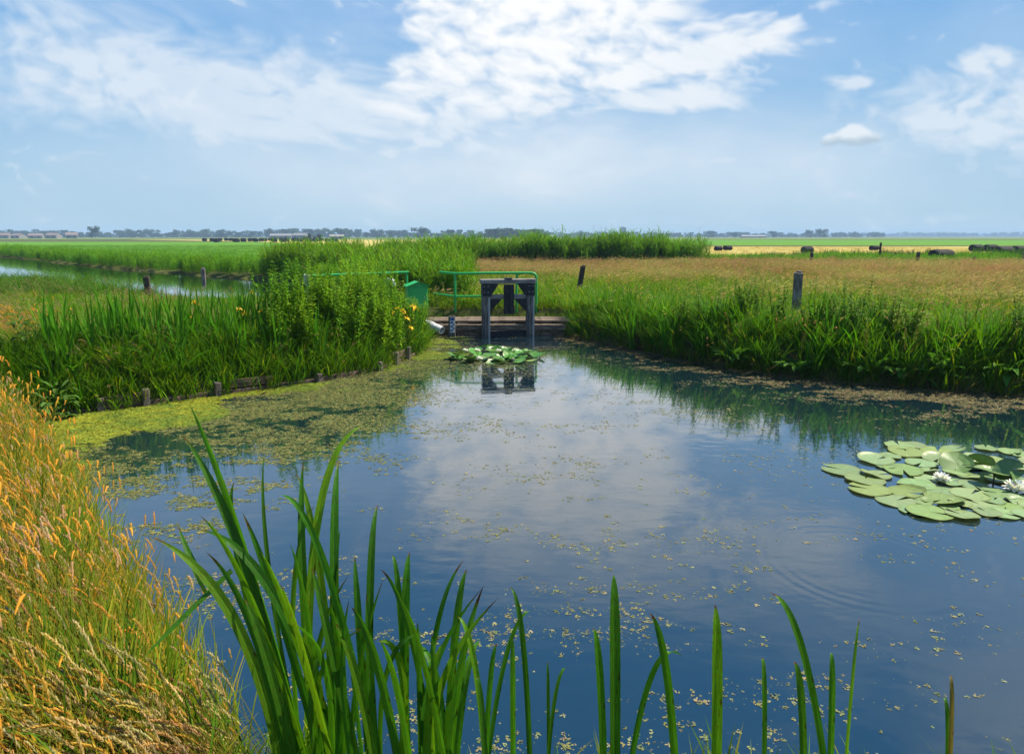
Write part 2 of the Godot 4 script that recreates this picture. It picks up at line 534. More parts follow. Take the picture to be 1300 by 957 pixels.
func sky_colour(az: float, el: float) -> Color:
	# az in radians, 0 ahead, right positive; el in radians above the horizon
	var s := maxf(sin(el), 0.0)
	var flat := cos(el) / (s + 0.10)
	var px := sin(az) * flat
	var pz := cos(az) * flat
	var deg := rad_to_deg(el)
	var zen := clampf(1.0 - deg / 60.0, 0.0, 1.0)
	var blue := Color(0.022, 0.19, 0.58).lerp(Color(0.125, 0.40, 0.74), zen * zen).lerp(Color(0.36, 0.53, 0.62), exp(-deg / 11.0))
	# streaky high cloud on its own layer
	var wx := px + 0.35 * n2.get_noise_2d(px * 0.8, pz * 0.8)
	var wz := pz + 0.35 * n2.get_noise_2d(px * 0.8 + 40.0, pz * 0.8)
	var veil := n1.get_noise_2d(wx * 0.55 + wz * 0.22 + 3.0, wz * 0.9 - wx * 0.3)
	var fine := n3.get_noise_2d(wx * 5.0 + wz * 1.6, wz * 6.5 - wx)
	var broadly := 0.5 + 1.0 * n1.get_noise_2d(px * 0.30 + 17.0, pz * 0.30 - 5.0)
	var gen := clampf(broadly * 0.85 + veil * 0.8 + fine * 0.25 - 0.26, 0.0, 1.0)
	var front := absf(az) < 1.0 and deg < 34.0
	if not front:
		return blue.lerp(Color(0.70, 0.75, 0.80), gen * 0.86)
	var x := tan(az) * 900.0 + 650.0
	var y := 300.0 - deg * 17.0
	veil = n1.get_noise_2d(x / 330.0 + y / 520.0, y / 150.0 - x / 900.0)
	fine = n3.get_noise_2d(x / 34.0 + 3.0 * veil, y / 17.0 - x / 130.0)
	var w := 60.0 * veil + 26.0 * fine
	var m := 0.0
	# broad bright cloud in the middle
	var left := smoothstep(470.0, 570.0 - minf(0.0, y) * 0.6, x + w * 0.8 + maxf(0.0, y - 60.0) * 1.0)
	var right := 1.0 - smoothstep(760.0, 960.0, x - w * 1.5 + y * 0.9)
	m = maxf(m, left * right * (1.0 - smoothstep(110.0, 215.0, y + w)) * (0.82 + fine * 0.6 + veil * 0.25))
	m = maxf(m, clampf(blob(x, y, 880, 75 - (x - 880) * 0.22, 130, 26) * 1.5 + fine * 0.75 - 0.12 + veil * 0.3, 0, 0.95))
	m = maxf(m, clampf(blob(x, y, 850, 122, 120, 20) * 1.3 + fine * 0.5 - 0.15, 0, 0.85))
	# band of veil from the left
	var yc := 88.0 + x * 0.13
	m = maxf(m, clampf(exp(-pow((y - yc) / 72.0, 2.0)) * (1.0 - smoothstep(560.0, 760.0, x)) * (0.66 + 0.6 * veil + fine * 0.45), 0.0, 0.66))
	m = maxf(m, clampf(blob(x, y, 120, 120, 190, 60) * (0.75 + veil * 0.6 + fine * 0.5), 0, 0.75))
	# pale haze low in the middle and on the right
	m = maxf(m, 0.60 * exp(-pow((y - 205.0) / 85.0, 2.0)) * exp(-pow((x - 700.0) / 620.0, 2.0)) * (0.95 + veil * 0.5))
	m = maxf(m, clampf(blob(x, y, 1290, 165, 240, 60) * (0.75 + fine * 0.7 + veil * 0.3), 0, 0.75))
	m = maxf(m, clampf(blob(x, y, 1230, 108, 60, 16) * 1.1 + fine * 0.7 - 0.2, 0, 0.8))
	m = maxf(m, clampf(blob(x, y, 1275, 20, 55, 12) * 1.1 + fine * 0.6 - 0.2, 0, 0.8))
	m = maxf(m, clampf(blob(x, y, 1080, 118, 26, 9) * 1.2 + fine * 0.8 - 0.25, 0, 0.7))
	m = maxf(m, clampf(blob(x, y, 915, 201, 26, 5) * 1.1 + fine * 0.6 - 0.25, 0, 0.6))
	m = maxf(m, 0.16 + 0.14 * veil)
	var col := blue.lerp(Color(0.70, 0.75, 0.80), clampf(m, 0.0, 1.0))
	# glare of thin bright cloud towards the sun
	var lit := blob(x, y, 640, -40, 330, 190) * m
	col = col.lerp(Color(0.84, 0.85, 0.86), clampf(lit * (0.8 + fine * 0.9), 0, 1))
	# the little heap cloud
	var top := 181.0 - 12.0 * blob(x, 0, 1088, 0, 16, 1) - 8.0 * blob(x, 0, 1064, 0, 15, 1) + fine * 9.0
	var heap := smoothstep(top - 4.0, top + 2.0, y) * (1.0 - smoothstep(185.0, 191.0, y + fine * 4.0)) * smoothstep(1034.0, 1046.0, x + fine * 8.0) * (1.0 - smoothstep(1108.0, 1120.0, x))
	col = col.lerp(Color(0.74, 0.78, 0.81).lerp(Color(0.36, 0.46, 0.54), smoothstep(176.0, 188.0, y + fine * 6.0)), heap * 0.8)
	# blend into the general cloud field at the rim of this part
	# one more bank of cloud above, to the right
	col = col.lerp(Color(0.66, 0.71, 0.77), clampf(blob(x, y, 1040, -120, 150, 65) * 1.1 + veil * 0.6 + fine * 0.3 - 0.25, 0.0, 0.8))
	var rim := maxf(smoothstep(0.85, 1.0, absf(az)), smoothstep(19.0, 34.0, deg))
	return col.lerp(blue.lerp(Color(0.70, 0.75, 0.80), gen * 0.86), rim)

func make_sky() -> Sky:
	n1.seed = 11; n1.frequency = 0.8; n1.fractal_octaves = 5
	n2.seed = 23; n2.frequency = 0.9; n2.fractal_octaves = 3
	n3.seed = 5; n3.frequency = 0.55; n3.fractal_octaves = 4
	var low := Image.create(1024, 512, false, Image.FORMAT_RGBF)
	for y in 512:
		var el := (0.5 - (y + 0.5) / 512.0) * PI
		for x in 1024:
			low.set_pixel(x, y, Color(0.30, 0.42, 0.46) if y > 260 else sky_colour(wrapf((x + 0.5) / 1024.0 * TAU, -PI, PI), maxf(el, 0.0)))
	low.resize(4096, 2048, Image.INTERPOLATE_CUBIC)
	for y in range(740, 1032):
		var el := maxf((0.5 - (y + 0.5) / 2048.0) * PI, 0.0)
		for x in range(-590, 590):        # straight ahead is the first column of a panorama
			low.set_pixel(posmod(x, 4096), y, sky_colour((x + 0.5) / 4096.0 * TAU, el))
	var sm := PanoramaSkyMaterial.new()
	sm.panorama = ImageTexture.create_from_image(low)
	var sky := Sky.new()
	sky.sky_material = sm
	return sky

# ---------------------------------------------------------------- the place
func _ready():
	rng.seed = 4711
	for p in POND: pond.append(Vector2(p[0], p[1]))
	for p in DITCH: ditch.append(Vector2(p[0], p[1]))

	var cam := Camera3D.new()
	cam.name = "camera"
	cam.projection = Camera3D.PROJECTION_FRUSTUM
	cam.near = 0.1
	cam.far = 9000.0
	cam.size = 0.1 * 957.0 / LENS
	cam.frustum_offset = Vector2(0, -0.1 * 45.0 / LENS)
	cam.position = Vector3(0, EYE, 0)
	cam.rotation.x = -atan((433.5 - 300.0) / LENS)
	add_child(cam)
	cam.current = true

	var env := Environment.new()
	env.background_mode = Environment.BG_SKY
	env.sky = make_sky()
	env.background_energy_multiplier = 0.60
	env.tonemap_mode = Environment.TONE_MAPPER_LINEAR
	env.tonemap_exposure = 2.0
	env.fog_enabled = true
	env.fog_density = 0.00042
	env.fog_light_color = Color(0.72, 0.86, 1.0)
	env.sdfgi_enabled = true
	env.ssao_enabled = true
	env.ssil_enabled = true
	var we := WorldEnvironment.new()
	we.name = "world_environment"
	we.environment = env
	add_child(we)

	var sun := DirectionalLight3D.new()
	sun.name = "sun"
	sun.light_energy = 1.6
	sun.light_color = Color(1.0, 0.95, 0.86)
	sun.light_angular_distance = 0.5
	sun.shadow_enabled = true
	add_child(sun)
	var towards := Vector3(0.80, 1.30, -0.32).normalized()     # where the sun stands: high, to the right and a little ahead
	sun.look_at_from_position(towards * 100.0, Vector3.ZERO)

	leaf_mat = vcol(0.6, 0.85, 0.22)
	leaf_mat.albedo_color = Color(1.0, 1.0, 0.72)
	dry_mat = vcol(0.8, 0.9, 0.25)
	gloss_leaf = vcol(0.5, 1.0, 0.35)
	gloss_leaf.albedo_texture = veins()
	print("sky ready ", Time.get_ticks_msec())
	build_ground()
	build_water()
	build_fields()
	print("land ready ", Time.get_ticks_msec())
	build_sluice()
	build_revetment()
	build_posts()
	build_horizon()
	print("objects ready ", Time.get_ticks_msec())
	build_far_plants()
	build_left_bank()
	build_right_bank()
	print("banks ready ", Time.get_ticks_msec())
	build_floating()
	build_lilies()
	build_near_grass()
	build_near_leaves()
	print("done ", Time.get_ticks_msec())

func build_ground():
	var xs := lines([[-3600.0, -600.0, 500.0], [-600.0, -100.0, 50.0], [-100.0, -20.0, 1.6], [-20.0, -8.0, 0.6], [-8.0, 9.0, 0.2], [9.0, 20.0, 0.6], [20.0, 100.0, 4.0], [100.0, 600.0, 50.0], [600.0, 3600.0, 500.0]])
	var zs := lines([[-3600.0, -600.0, 500.0], [-600.0, -120.0, 40.0], [-120.0, -50.0, 2.0], [-50.0, -17.0, 0.8], [-17.0, 0.5, 0.2], [0.5, 8.0, 1.5], [8.0, 60.0, 10.0], [60.0, 1000.0, 470.0]])
	var s := Shape.new()
	for z in zs:
		for x in xs:
			s.vert(Vector3(x, land(x, z), z))
	var w := xs.size()
	for j in zs.size() - 1:
		for i in w - 1:
			s.quad(j * w + i, j * w + i + 1, (j + 1) * w + i + 1, (j + 1) * w + i)
	var tex := mottle(512, [Color(0.030, 0.028, 0.012), Color(0.055, 0.062, 0.018), Color(0.075, 0.095, 0.022), Color(0.11, 0.10, 0.04)], 0.012, 0.08, 3)
	var o := part("ground", s.mesh(), ground_mat(tex, 3.0), self)
	tag(o, "dark earth under the grass of the polder", "", "", "structure")

func build_water():
	var xs := lines([[-10.0, 1.2, 0.3], [1.2, 3.6, 0.025], [3.6, 18.0, 0.3]])
	var zs := lines([[-17.0, -5.6, 0.3], [-5.6, -3.2, 0.025], [-3.2, -1.0, 0.2]])
	var s := Shape.new()
	var c := Vector2(2.38, -4.42)
	for z in zs:
		for x in xs:
			var d := Vector2(x, z) - c
			var r := d.length()
			# rings spreading from a fish
			var a := 0.0
			var hgt := 0.0
			for q in [[0.58, 0.085, 0.00032]]:
				var e: float = exp(-pow((r - q[0]) / 0.10, 2.0)) * q[2]
				hgt += e * sin((r - q[0]) * TAU / q[1])
				a += e * cos((r - q[0]) * TAU / q[1]) * TAU / q[1]
			s.vert(Vector3(x, hgt, z))
			var g := d / maxf(r, 0.001) * a
			s.n.append(Vector3(-g.x, 1.0, -g.y).normalized())
			s.uv.append(Vector2(x / 2.6, z / 1.3))
	var w := xs.size()
	for j in zs.size() - 1:
		for i in w - 1:
			s.quad(j * w + i, j * w + i + 1, (j + 1) * w + i + 1, (j + 1) * w + i)
	var nz := FastNoiseLite.new()
	nz.seed = 9; nz.frequency = 0.012; nz.fractal_octaves = 4; nz.fractal_gain = 0.42
	var im := nz.get_seamless_image(512, 512)
	im.convert(Image.FORMAT_RGBA8)
	im.bump_map_to_normal_map(6.0)
	var m := std(Color(0.006, 0.018, 0.026), 0.02)
	m.metallic_specular = 0.71
	m.clearcoat_enabled = true
	m.clearcoat = 1.0
	m.clearcoat_roughness = 0.02
	m.normal_enabled = true
	m.normal_texture = ImageTexture.create_from_image(im)
	m.normal_scale = 0.10
	var o := part("water", s.mesh(), m, self)
	tag(o, "still dark water of the pond", "", "", "structure")
	var d := Shape.new()
	for p in ditch:
		d.vert(Vector3(p.x, 0.36, p.y)); d.n.append(Vector3.UP); d.uv.append(Vector2(p.x / 2.6, p.y / 1.3))
	var grown: PackedVector2Array = Geometry2D.offset_polygon(ditch, 0.9)[0]
	d = Shape.new()
	for p in grown:
		d.vert(Vector3(p.x, 0.36, p.y)); d.n.append(Vector3.UP); d.uv.append(Vector2(p.x / 2.6, p.y / 1.3))
	var ids := Geometry2D.triangulate_polygon(grown)
	for k in range(0, ids.size(), 3): d.tri(ids[k], ids[k + 1], ids[k + 2])
	var dw := part("ditch_water", d.mesh(), m, self)
	tag(dw, "water standing in the ditch behind the dam", "", "", "structure")

func sheet(called: String, poly: Array, y: float, tex: Texture2D, metres: float, label: String):
	var s := Shape.new()
	var pv := PackedVector2Array()
	for p in poly: pv.append(Vector2(p[0], p[1]))
	var ids := Geometry2D.triangulate_polygon(pv)
	for p in pv: s.vert(Vector3(p.x, y, p.y))
	for k in range(0, ids.size(), 3): s.tri(ids[k], ids[k + 1], ids[k + 2])
	var o := part(called, s.mesh(), ground_mat(tex, metres), self)
	tag(o, label, "", "", "structure")

func build_fields():
	var green := mottle(256, [Color(0.055, 0.14, 0.008), Color(0.075, 0.19, 0.010), Color(0.095, 0.23, 0.014)], 0.02, 0.1, 21)
	var hay := mottle(256, [Color(0.24, 0.19, 0.06), Color(0.36, 0.29, 0.09), Color(0.42, 0.36, 0.12), Color(0.30, 0.28, 0.08)], 0.02, 0.1, 22)
	var meadow := mottle(256, [Color(0.06, 0.10, 0.015), Color(0.10, 0.15, 0.02), Color(0.15, 0.16, 0.035)], 0.02, 0.1, 23)
	var edge_grass := mottle(256, [Color(0.05, 0.07, 0.02), Color(0.09, 0.10, 0.03), Color(0.14, 0.13, 0.05)], 0.02, 0.1, 24)
	sheet("field_green", [[-100, -118], [-61, -80], [-41, -61.5], [-30, -50], [-20.4, -41], [-15, -37], [-11, -34], [-14, -60], [-30, -120], [-75, -205], [-260, -205], [-200, -150]], 0.60, green, 9.0, "bright green mown grass field beyond the ditch")
	sheet("field_hay", [[8, -47], [80, -47], [160, -110], [14, -120], [4, -80]], 0.60, hay, 6.0, "pale mown hay field with wrapped bales")
	sheet("field_hay", [[-75, -208], [-26, -110], [-12, -62], [0, -80], [8, -125], [10, -330], [-180, -330]], 0.62, hay, 6.0, "golden mown hay field behind the green grass")
	sheet("field_meadow", [[14, -124], [175, -116], [420, -300], [12, -330]], 0.62, green, 12.0, "flat green pasture beyond the hay field")
	sheet("field_far", [[-1500, -340], [1500, -340], [2800, -2600], [-2800, -2600]], 0.62, meadow, 30.0, "far flat polder pasture below the horizon")
	sheet("field_strip", [[13, -111], [162, -111.5], [172, -115.5], [14, -123]], 0.66, edge_grass, 4.0, "rough brown strip between hay field and pasture")

# ---------------------------------------------------------------- sluice and pump
func build_sluice():
	var grey := wood_mat([Color(0.035, 0.033, 0.03), Color(0.10, 0.095, 0.09), Color(0.22, 0.21, 0.20)], 31, Vector3(7, 0.8, 7))
	var greyh := wood_mat([Color(0.07, 0.066, 0.06), Color(0.17, 0.16, 0.155), Color(0.30, 0.29, 0.28)], 32, Vector3(0.8, 7, 7))
	var black := wood_mat([Color(0.010, 0.011, 0.014), Color(0.020, 0.021, 0.026), Color(0.035, 0.036, 0.042)], 33, Vector3(6, 2, 6), 0.6)
	var plank := wood_mat([Color(0.06, 0.045, 0.03), Color(0.13, 0.10, 0.075), Color(0.22, 0.18, 0.14)], 34, Vector3(1.2, 7, 7))
	var green := std(Color(0.014, 0.33, 0.07), 0.5)
	var steel := std(Color(0.30, 0.31, 0.31), 0.5, 0.3)
	var I := Transform3D.IDENTITY
	# the gate: two posts, a head beam, braces and the sliding board
	var turn := 0.20
	var g := thing("sluice_gate", Vector3(-0.09, -0.03, -15.29), "weathered timber sluice frame with black braces and sliding board", "sluice gate", "", turn)
	g.rotation.y = -turn * -1.0
	for sx in [-1, 1]:
		var s := Shape.new()
		s.box(Transform3D(Basis(), Vector3(sx * 0.50, 0.28, 0)), Vector3(0.17, 1.86, 0.16), Color(1, 1, 1), 0.012)
		part("post", s.mesh(), grey, g)
		var b := Shape.new()
		# corner plate in front and behind the post
		for zz in [0.088, -0.088]:
			var p := [Vector3(sx * 0.588, 1.205, zz), Vector3(sx * 0.22, 1.205, zz), Vector3(sx * 0.40, 0.94, zz), Vector3(sx * 0.588, 0.94, zz)]
			var k := []
			for q in p: k.append(b.vert(q))
			for q in p: k.append(b.vert(q + Vector3(0, 0, 0.012 * signf(zz))))
			b.quad(k[0], k[1], k[2], k[3]); b.quad(k[4], k[5], k[6], k[7])
			for e in 4: b.quad(k[e], k[(e + 1) % 4], k[(e + 1) % 4 + 4], k[e + 4])
		var gp := part("corner_plate", b.mesh(), black, g)
		for q in [[0.46, 1.15], [0.54, 1.15], [0.46, 1.02], [0.54, 1.02]]:
			var bo := Shape.new()
			bo.tube([Vector3(sx * q[0], q[1], 0.098), Vector3(sx * q[0], q[1], 0.112)], [0.013, 0.011], Color(1, 1, 1), 6)
			part("bolt", bo.mesh(), steel, gp)
		# three-cornered board under the cross beam
		var t := Shape.new()
		var tp := [Vector3(sx * 0.415, 0.86, 0.03), Vector3(sx * 0.14, 0.86, 0.03), Vector3(sx * 0.415, 0.58, 0.03)]
		for q in tp: t.vert(q)
		for q in tp: t.vert(q - Vector3(0, 0, 0.045))
		t.tri(0, 1, 2); t.tri(3, 4, 5)
		for e in 3: t.quad(e, (e + 1) % 3, (e + 1) % 3 + 3, e + 3)
		part("brace", t.mesh(), black, g)
		# pale galvanised strip down the post
		var st := Shape.new()
		st.box(Transform3D(Basis(), Vector3(sx * 0.50 + 0.066, 0.42, 0.083)), Vector3(0.038, 0.98, 0.006))
		part("strip", st.mesh(), steel, g)
	var hb := Shape.new()
	hb.box(Transform3D(Basis(), Vector3(0, 1.255, 0)), Vector3(1.24, 0.095, 0.20), Color(1, 1, 1), 0.012)
	part("head_beam", hb.mesh(), greyh, g)
	var cb := Shape.new()
	cb.box(Transform3D(Basis(), Vector3(0, 0.915, 0.0)), Vector3(0.826, 0.10, 0.09), Color(1, 1, 1), 0.01)
	part("cross_beam", cb.mesh(), greyh, g)
	for dx in [-0.055, 0.062]:
		var rb := Shape.new()
		rb.box(Transform3D(Basis(), Vector3(dx, 0.865, 0.085)), Vector3(0.108, 0.66, 0.07), Color(1, 1, 1), 0.008)
		part("lifting_board", rb.mesh(), black, g)
	var cap := Shape.new()
	cap.box(Transform3D(Basis(), Vector3(0.0, 1.318, 0.04)), Vector3(0.16, 0.028, 0.12), Color(1, 1, 1), 0.005)
	part("lifting_iron", cap.mesh(), black, g)
	var gate := Shape.new()
	gate.box(Transform3D(Basis(), Vector3(0, -0.15, -0.02)), Vector3(0.82, 0.62, 0.06), Color(1, 1, 1), 0.008)
	part("gate_board", gate.mesh(), black, g)

	# walkway on the dam: planks on top, boards against the water
	var w := thing("dam_walkway", Vector3(0, 0, 0), "low weathered plank walkway on the dam under the railing", "walkway")
	var x := -2.25
	var lens := [0.92, 1.1, 0.8, 0.86]
	for row in 3:
		x = -2.3 + row * 0.17
		for k in 4:
			var l: float = lens[(k + row) % 4]
			var s := Shape.new()
			s.box(Transform3D(Basis(Vector3.UP, rf(-0.01, 0.01)), Vector3(x + l / 2, 0.305 + rf(-0.006, 0.006), -15.62 - row * 0.255)), Vector3(l - 0.012, 0.05, 0.235), Color(1, 1, 1), 0.006)
			part("plank", s.mesh(), plank, w)
			x += l
	for k in 13:
		var s := Shape.new()
		s.box(Transform3D(Basis(Vector3(0, 0, 1), rf(-0.02, 0.02)), Vector3(-2.2 + k * 0.27, -0.16 + rf(-0.015, 0.015), -15.44 + rf(-0.01, 0.01))), Vector3(0.255, 0.84, 0.05), Color(1, 1, 1), 0.008)
		part("facing_board", s.mesh(), plank, w)
	var wal := Shape.new()
	wal.box(Transform3D(Basis(), Vector3(-0.55, 0.19, -15.375)), Vector3(3.5, 0.13, 0.07), Color(1, 1, 1), 0.01)
	part("waling", wal.mesh(), plank, w)

	# green tube railing behind the walkway
	var r := thing("railing", Vector3(0, 0, 0), "green painted tube railing with a bent end behind the sluice", "railing")
	var zr := -16.55
	var tr := Shape.new()
	var pts := [Vector3(-1.78, 1.33, zr - 0.6), Vector3(-1.36, 1.325, zr), Vector3(-0.6, 1.335, zr), Vector3(0.46, 1.34, zr), Vector3(0.53, 1.325, zr), Vector3(0.57, 1.28, zr), Vector3(0.58, 1.2, zr), Vector3(0.585, 0.2, zr)]
	var ra := []
	for p in pts: ra.append(0.030)
	tr.tube(pts, ra, Color(1, 1, 1), 10)
	part("top_rail", tr.mesh(), green, r)
	var mr := Shape.new()
	mr.tube([Vector3(-1.95, 0.80, zr - 0.6), Vector3(-1.36, 0.78, zr), Vector3(0.58, 0.80, zr)], [0.024, 0.024, 0.024], Color(1, 1, 1), 10)
	part("middle_rail", mr.mesh(), green, r)
	for px in [-1.36, 0.11]:
		var ps := Shape.new()
		ps.tube([Vector3(px, 0.15, zr), Vector3(px, 1.325, zr)], [0.030, 0.030], Color(1, 1, 1), 10)
		part("post", ps.mesh(), green, r)

	# the other rail, among the plants
	var r2 := thing("handrail", Vector3(0, 0, 0), "single green handrail fixed to a pale square post among the plants", "railing")
	var cp := Shape.new()
	cp.box(Transform3D(Basis(Vector3.UP, 0.2), Vector3(-4.72, 0.84, -16.0)), Vector3(0.15, 1.0, 0.15), Color(1, 1, 1), 0.015)
	part("post", cp.mesh(), wood_mat([Color(0.26, 0.25, 0.23), Color(0.40, 0.39, 0.36), Color(0.5, 0.49, 0.46)], 36, Vector3(4, 4, 4)), r2)
	var hr := Shape.new()
	hr.tube([Vector3(-4.66, 1.305, -15.98), Vector3(-2.45, 1.36, -16.5)], [0.030, 0.030], Color(1, 1, 1), 10)
	part("rail", hr.mesh(), green, r2)
	var hp := Shape.new()
	hp.tube([Vector3(-2.5, 0.3, -16.49), Vector3(-2.5, 1.35, -16.49)], [0.028, 0.028], Color(1, 1, 1), 10)
	part("rail_post", hp.mesh(), green, r2)

	# green cabinet with a gabled roof
	var c := thing("pump_cabinet", Vector3(-2.22, 0.25, -16.1), "bright green metal cabinet with a low pitched lid beside the sluice", "cabinet", "", 0.35)
	var bd := Shape.new()
	bd.box(Transform3D(Basis(), Vector3(0, 0.56, 0)), Vector3(0.46, 0.52, 0.34), Color(1, 1, 1), 0.012)
	part("body", bd.mesh(), green, c)
	var dr := Shape.new()
	dr.box(Transform3D(Basis(), Vector3(0, 0.55, 0.174)), Vector3(0.40, 0.46, 0.012), Color(1, 1, 1), 0.004)
	var door := part("door", dr.mesh(), green, c)
	var hd := Shape.new()
	hd.tube([Vector3(0.15, 0.55, 0.18), Vector3(0.15, 0.55, 0.20)], [0.015, 0.013], Color(1, 1, 1), 8)
	part("lock", hd.mesh(), steel, door)
	var rf2 := Shape.new()
	for zz in [-0.21, 0.21]:
		for q in [Vector2(-0.27, 0.822), Vector2(0, 0.925), Vector2(0.27, 0.822), Vector2(0.27, 0.80), Vector2(0, 0.90), Vector2(-0.27, 0.80)]:
			rf2.vert(Vector3(q.x, q.y, zz))
	for k in 6: rf2.quad(k, (k + 1) % 6, (k + 1) % 6 + 6, k + 6)
	for o in [0, 6]:
		rf2.quad(o, o + 1, o + 4, o + 5); rf2.quad(o + 1, o + 2, o + 3, o + 4)
	for zz in [-0.165, 0.165]:
		var a := rf2.vert(Vector3(-0.22, 0.81, zz)); rf2.vert(Vector3(0.22, 0.81, zz)); rf2.vert(Vector3(0, 0.90, zz))
		rf2.tri(a, a + 1, a + 2)
	part("lid", rf2.mesh(), green, c)
	for lx in [-0.16, 0.16]:
		var lg := Shape.new()
		lg.box(Transform3D(Basis(), Vector3(lx, 0.15, 0)), Vector3(0.07, 0.34, 0.07), Color(1, 1, 1), 0.005)
		part("leg", lg.mesh(), black, c)

	# grey vent pipe with a bent head
	var vp := thing("vent_pipe", Vector3(-2.82, 0.3, -15.6), "pale grey vent pipe with a bent head behind the leafy plants", "pipe")
	var vs := Shape.new()
	var vpts := [Vector3(0, 0, 0), Vector3(0, 0.78, 0), Vector3(0.01, 0.88, 0), Vector3(0.05, 0.94, 0), Vector3(0.11, 0.94, 0), Vector3(0.15, 0.88, 0), Vector3(0.16, 0.80, 0)]
	var vr := []
	for p in vpts: vr.append(0.045)
	vs.tube(vpts, vr, Color(1, 1, 1), 12)
	part("bend", vs.mesh(), std(Color(0.50, 0.50, 0.48), 0.5), vp)

	# outlet pipe lying over the water
	var op := thing("outlet_pipe", Vector3(-2.05, 0.32, -15.45), "fat pale grey drain pipe with an open dark mouth", "pipe")
	var pvc := std(Color(0.50, 0.51, 0.51), 0.45)
	var d := Vector3(0.50, -0.16, 0.34)
	var od := Shape.new()
	var u := d.normalized()
	var ring := []
	for q in [[-0.5, 0.086], [0.25, 0.086], [0.26, 0.098], [0.36, 0.098], [0.37, 0.088], [0.64, 0.088], [0.64, 0.076], [-0.45, 0.076], [-0.45, 0.0]]:
		ring.append(q)
	var pp := []
	var pr := []
	for q in ring:
		pp.append(u * q[0]); pr.append(q[1])
	# an open tube: outer skin, rim and inner skin in one profile
	var e1 := u.cross(Vector3.UP).normalized()
	var e2 := u.cross(e1)
	for k in ring.size():
		for a in 20:
			var o := e1 * cos(TAU * a / 20) + e2 * sin(TAU * a / 20)
			od.vert(pp[k] + o * pr[k])
	for k in ring.size() - 1:
		for a in 20:
			od.quad(k * 20 + a, k * 20 + (a + 1) % 20, (k + 1) * 20 + (a + 1) % 20, (k + 1) * 20 + a)
	part("tube", od.mesh(), pvc, op)
	# staff gauge with blue and white marks
	var ga := thing("water_gauge", Vector3(-1.33, 0, -15.2), "grey stake with a blue and white water level plate", "gauge")
	var gs := Shape.new()
	gs.box(Transform3D(Basis(), Vector3(0, 0.0, 0)), Vector3(0.15, 0.92, 0.06), Color(1, 1, 1), 0.008)
	part("stake", gs.mesh(), grey, ga)
	var pl := Shape.new()
	pl.box(Transform3D(Basis(), Vector3(0.015, 0.265, 0.034)), Vector3(0.10, 0.33, 0.006))
	var plate := part("plate", pl.mesh(), std(Color(0.62, 0.64, 0.66), 0.4), ga)
	var blue := std(Color(0.012, 0.05, 0.28), 0.4)
	for q in [[0.015, 0.395, 0.088, 0.06], [0.0, 0.325, 0.055, 0.04], [0.04, 0.28, 0.04, 0.035], [0.0, 0.235, 0.055, 0.035], [0.04, 0.19, 0.04, 0.035], [0.0, 0.145, 0.055, 0.035]]:
		var mk := Shape.new()
		mk.box(Transform3D(Basis(), Vector3(q[0], q[1], 0.0385)), Vector3(q[2], q[3], 0.003))
		part("mark", mk.mesh(), blue, plate)

func build_revetment():
	var wood := wood_mat([Color(0.05, 0.035, 0.022), Color(0.12, 0.085, 0.055), Color(0.20, 0.15, 0.11)], 41, Vector3(1.5, 8, 8))
	var stake := wood_mat([Color(0.05, 0.04, 0.035), Color(0.11, 0.095, 0.08), Color(0.20, 0.18, 0.165)], 42, Vector3(7, 1.5, 7))
	var t := thing("timber_revetment", Vector3.ZERO, "low brown board edging with stakes holding the iris bank", "bank edging")
	var idx := [21, 20, 19, 18, 17, 16]
	for k in idx.size() - 1:
		var a := pond[idx[k]]
		var b := pond[idx[k + 1]]
		var n := maxi(1, int(round(a.distance_to(b) / 0.62)))
		for i in n:
			var p := a.lerp(b, float(i) / n)
			var q := a.lerp(b, float(i + 1) / n)
			var dir := (q - p)
			var out := Vector2(-dir.y, dir.x).normalized()
			var yaw := atan2(-dir.y, dir.x)
			for row in 2:
				if row == 1 and rng.randf() < 0.5: continue
				var s := Shape.new()
				s.box(Transform3D(Basis(Vector3.UP, yaw) * Basis(Vector3(0, 0, 1), rf(-0.02, 0.02)), Vector3((p.x + q.x) / 2, 0.0 + row * 0.125 + rf(-0.012, 0.012), (p.y + q.y) / 2)), Vector3(dir.length() - 0.015, 0.115, 0.035), Color(1, 1, 1), 0.006)
				part("board", s.mesh(), wood, t)
			if rng.randf() < 0.25: continue
			var st := Shape.new()
			p = p.lerp(q, rf(-0.3, 0.3))
			var c := p + (-out if not Geometry2D.is_point_in_polygon(p + out * 0.2, pond) else out) * 0.055
			st.box(Transform3D(Basis(Vector3.UP, yaw) * Basis(Vector3(1, 0, 0), rf(-0.05, 0.05)), Vector3(c.x, -0.08 + rf(-0.05, 0.06), c.y)), Vector3(0.085, 0.52, 0.065), Color(1, 1, 1), 0.01)
			part("stake", st.mesh(), stake, t)

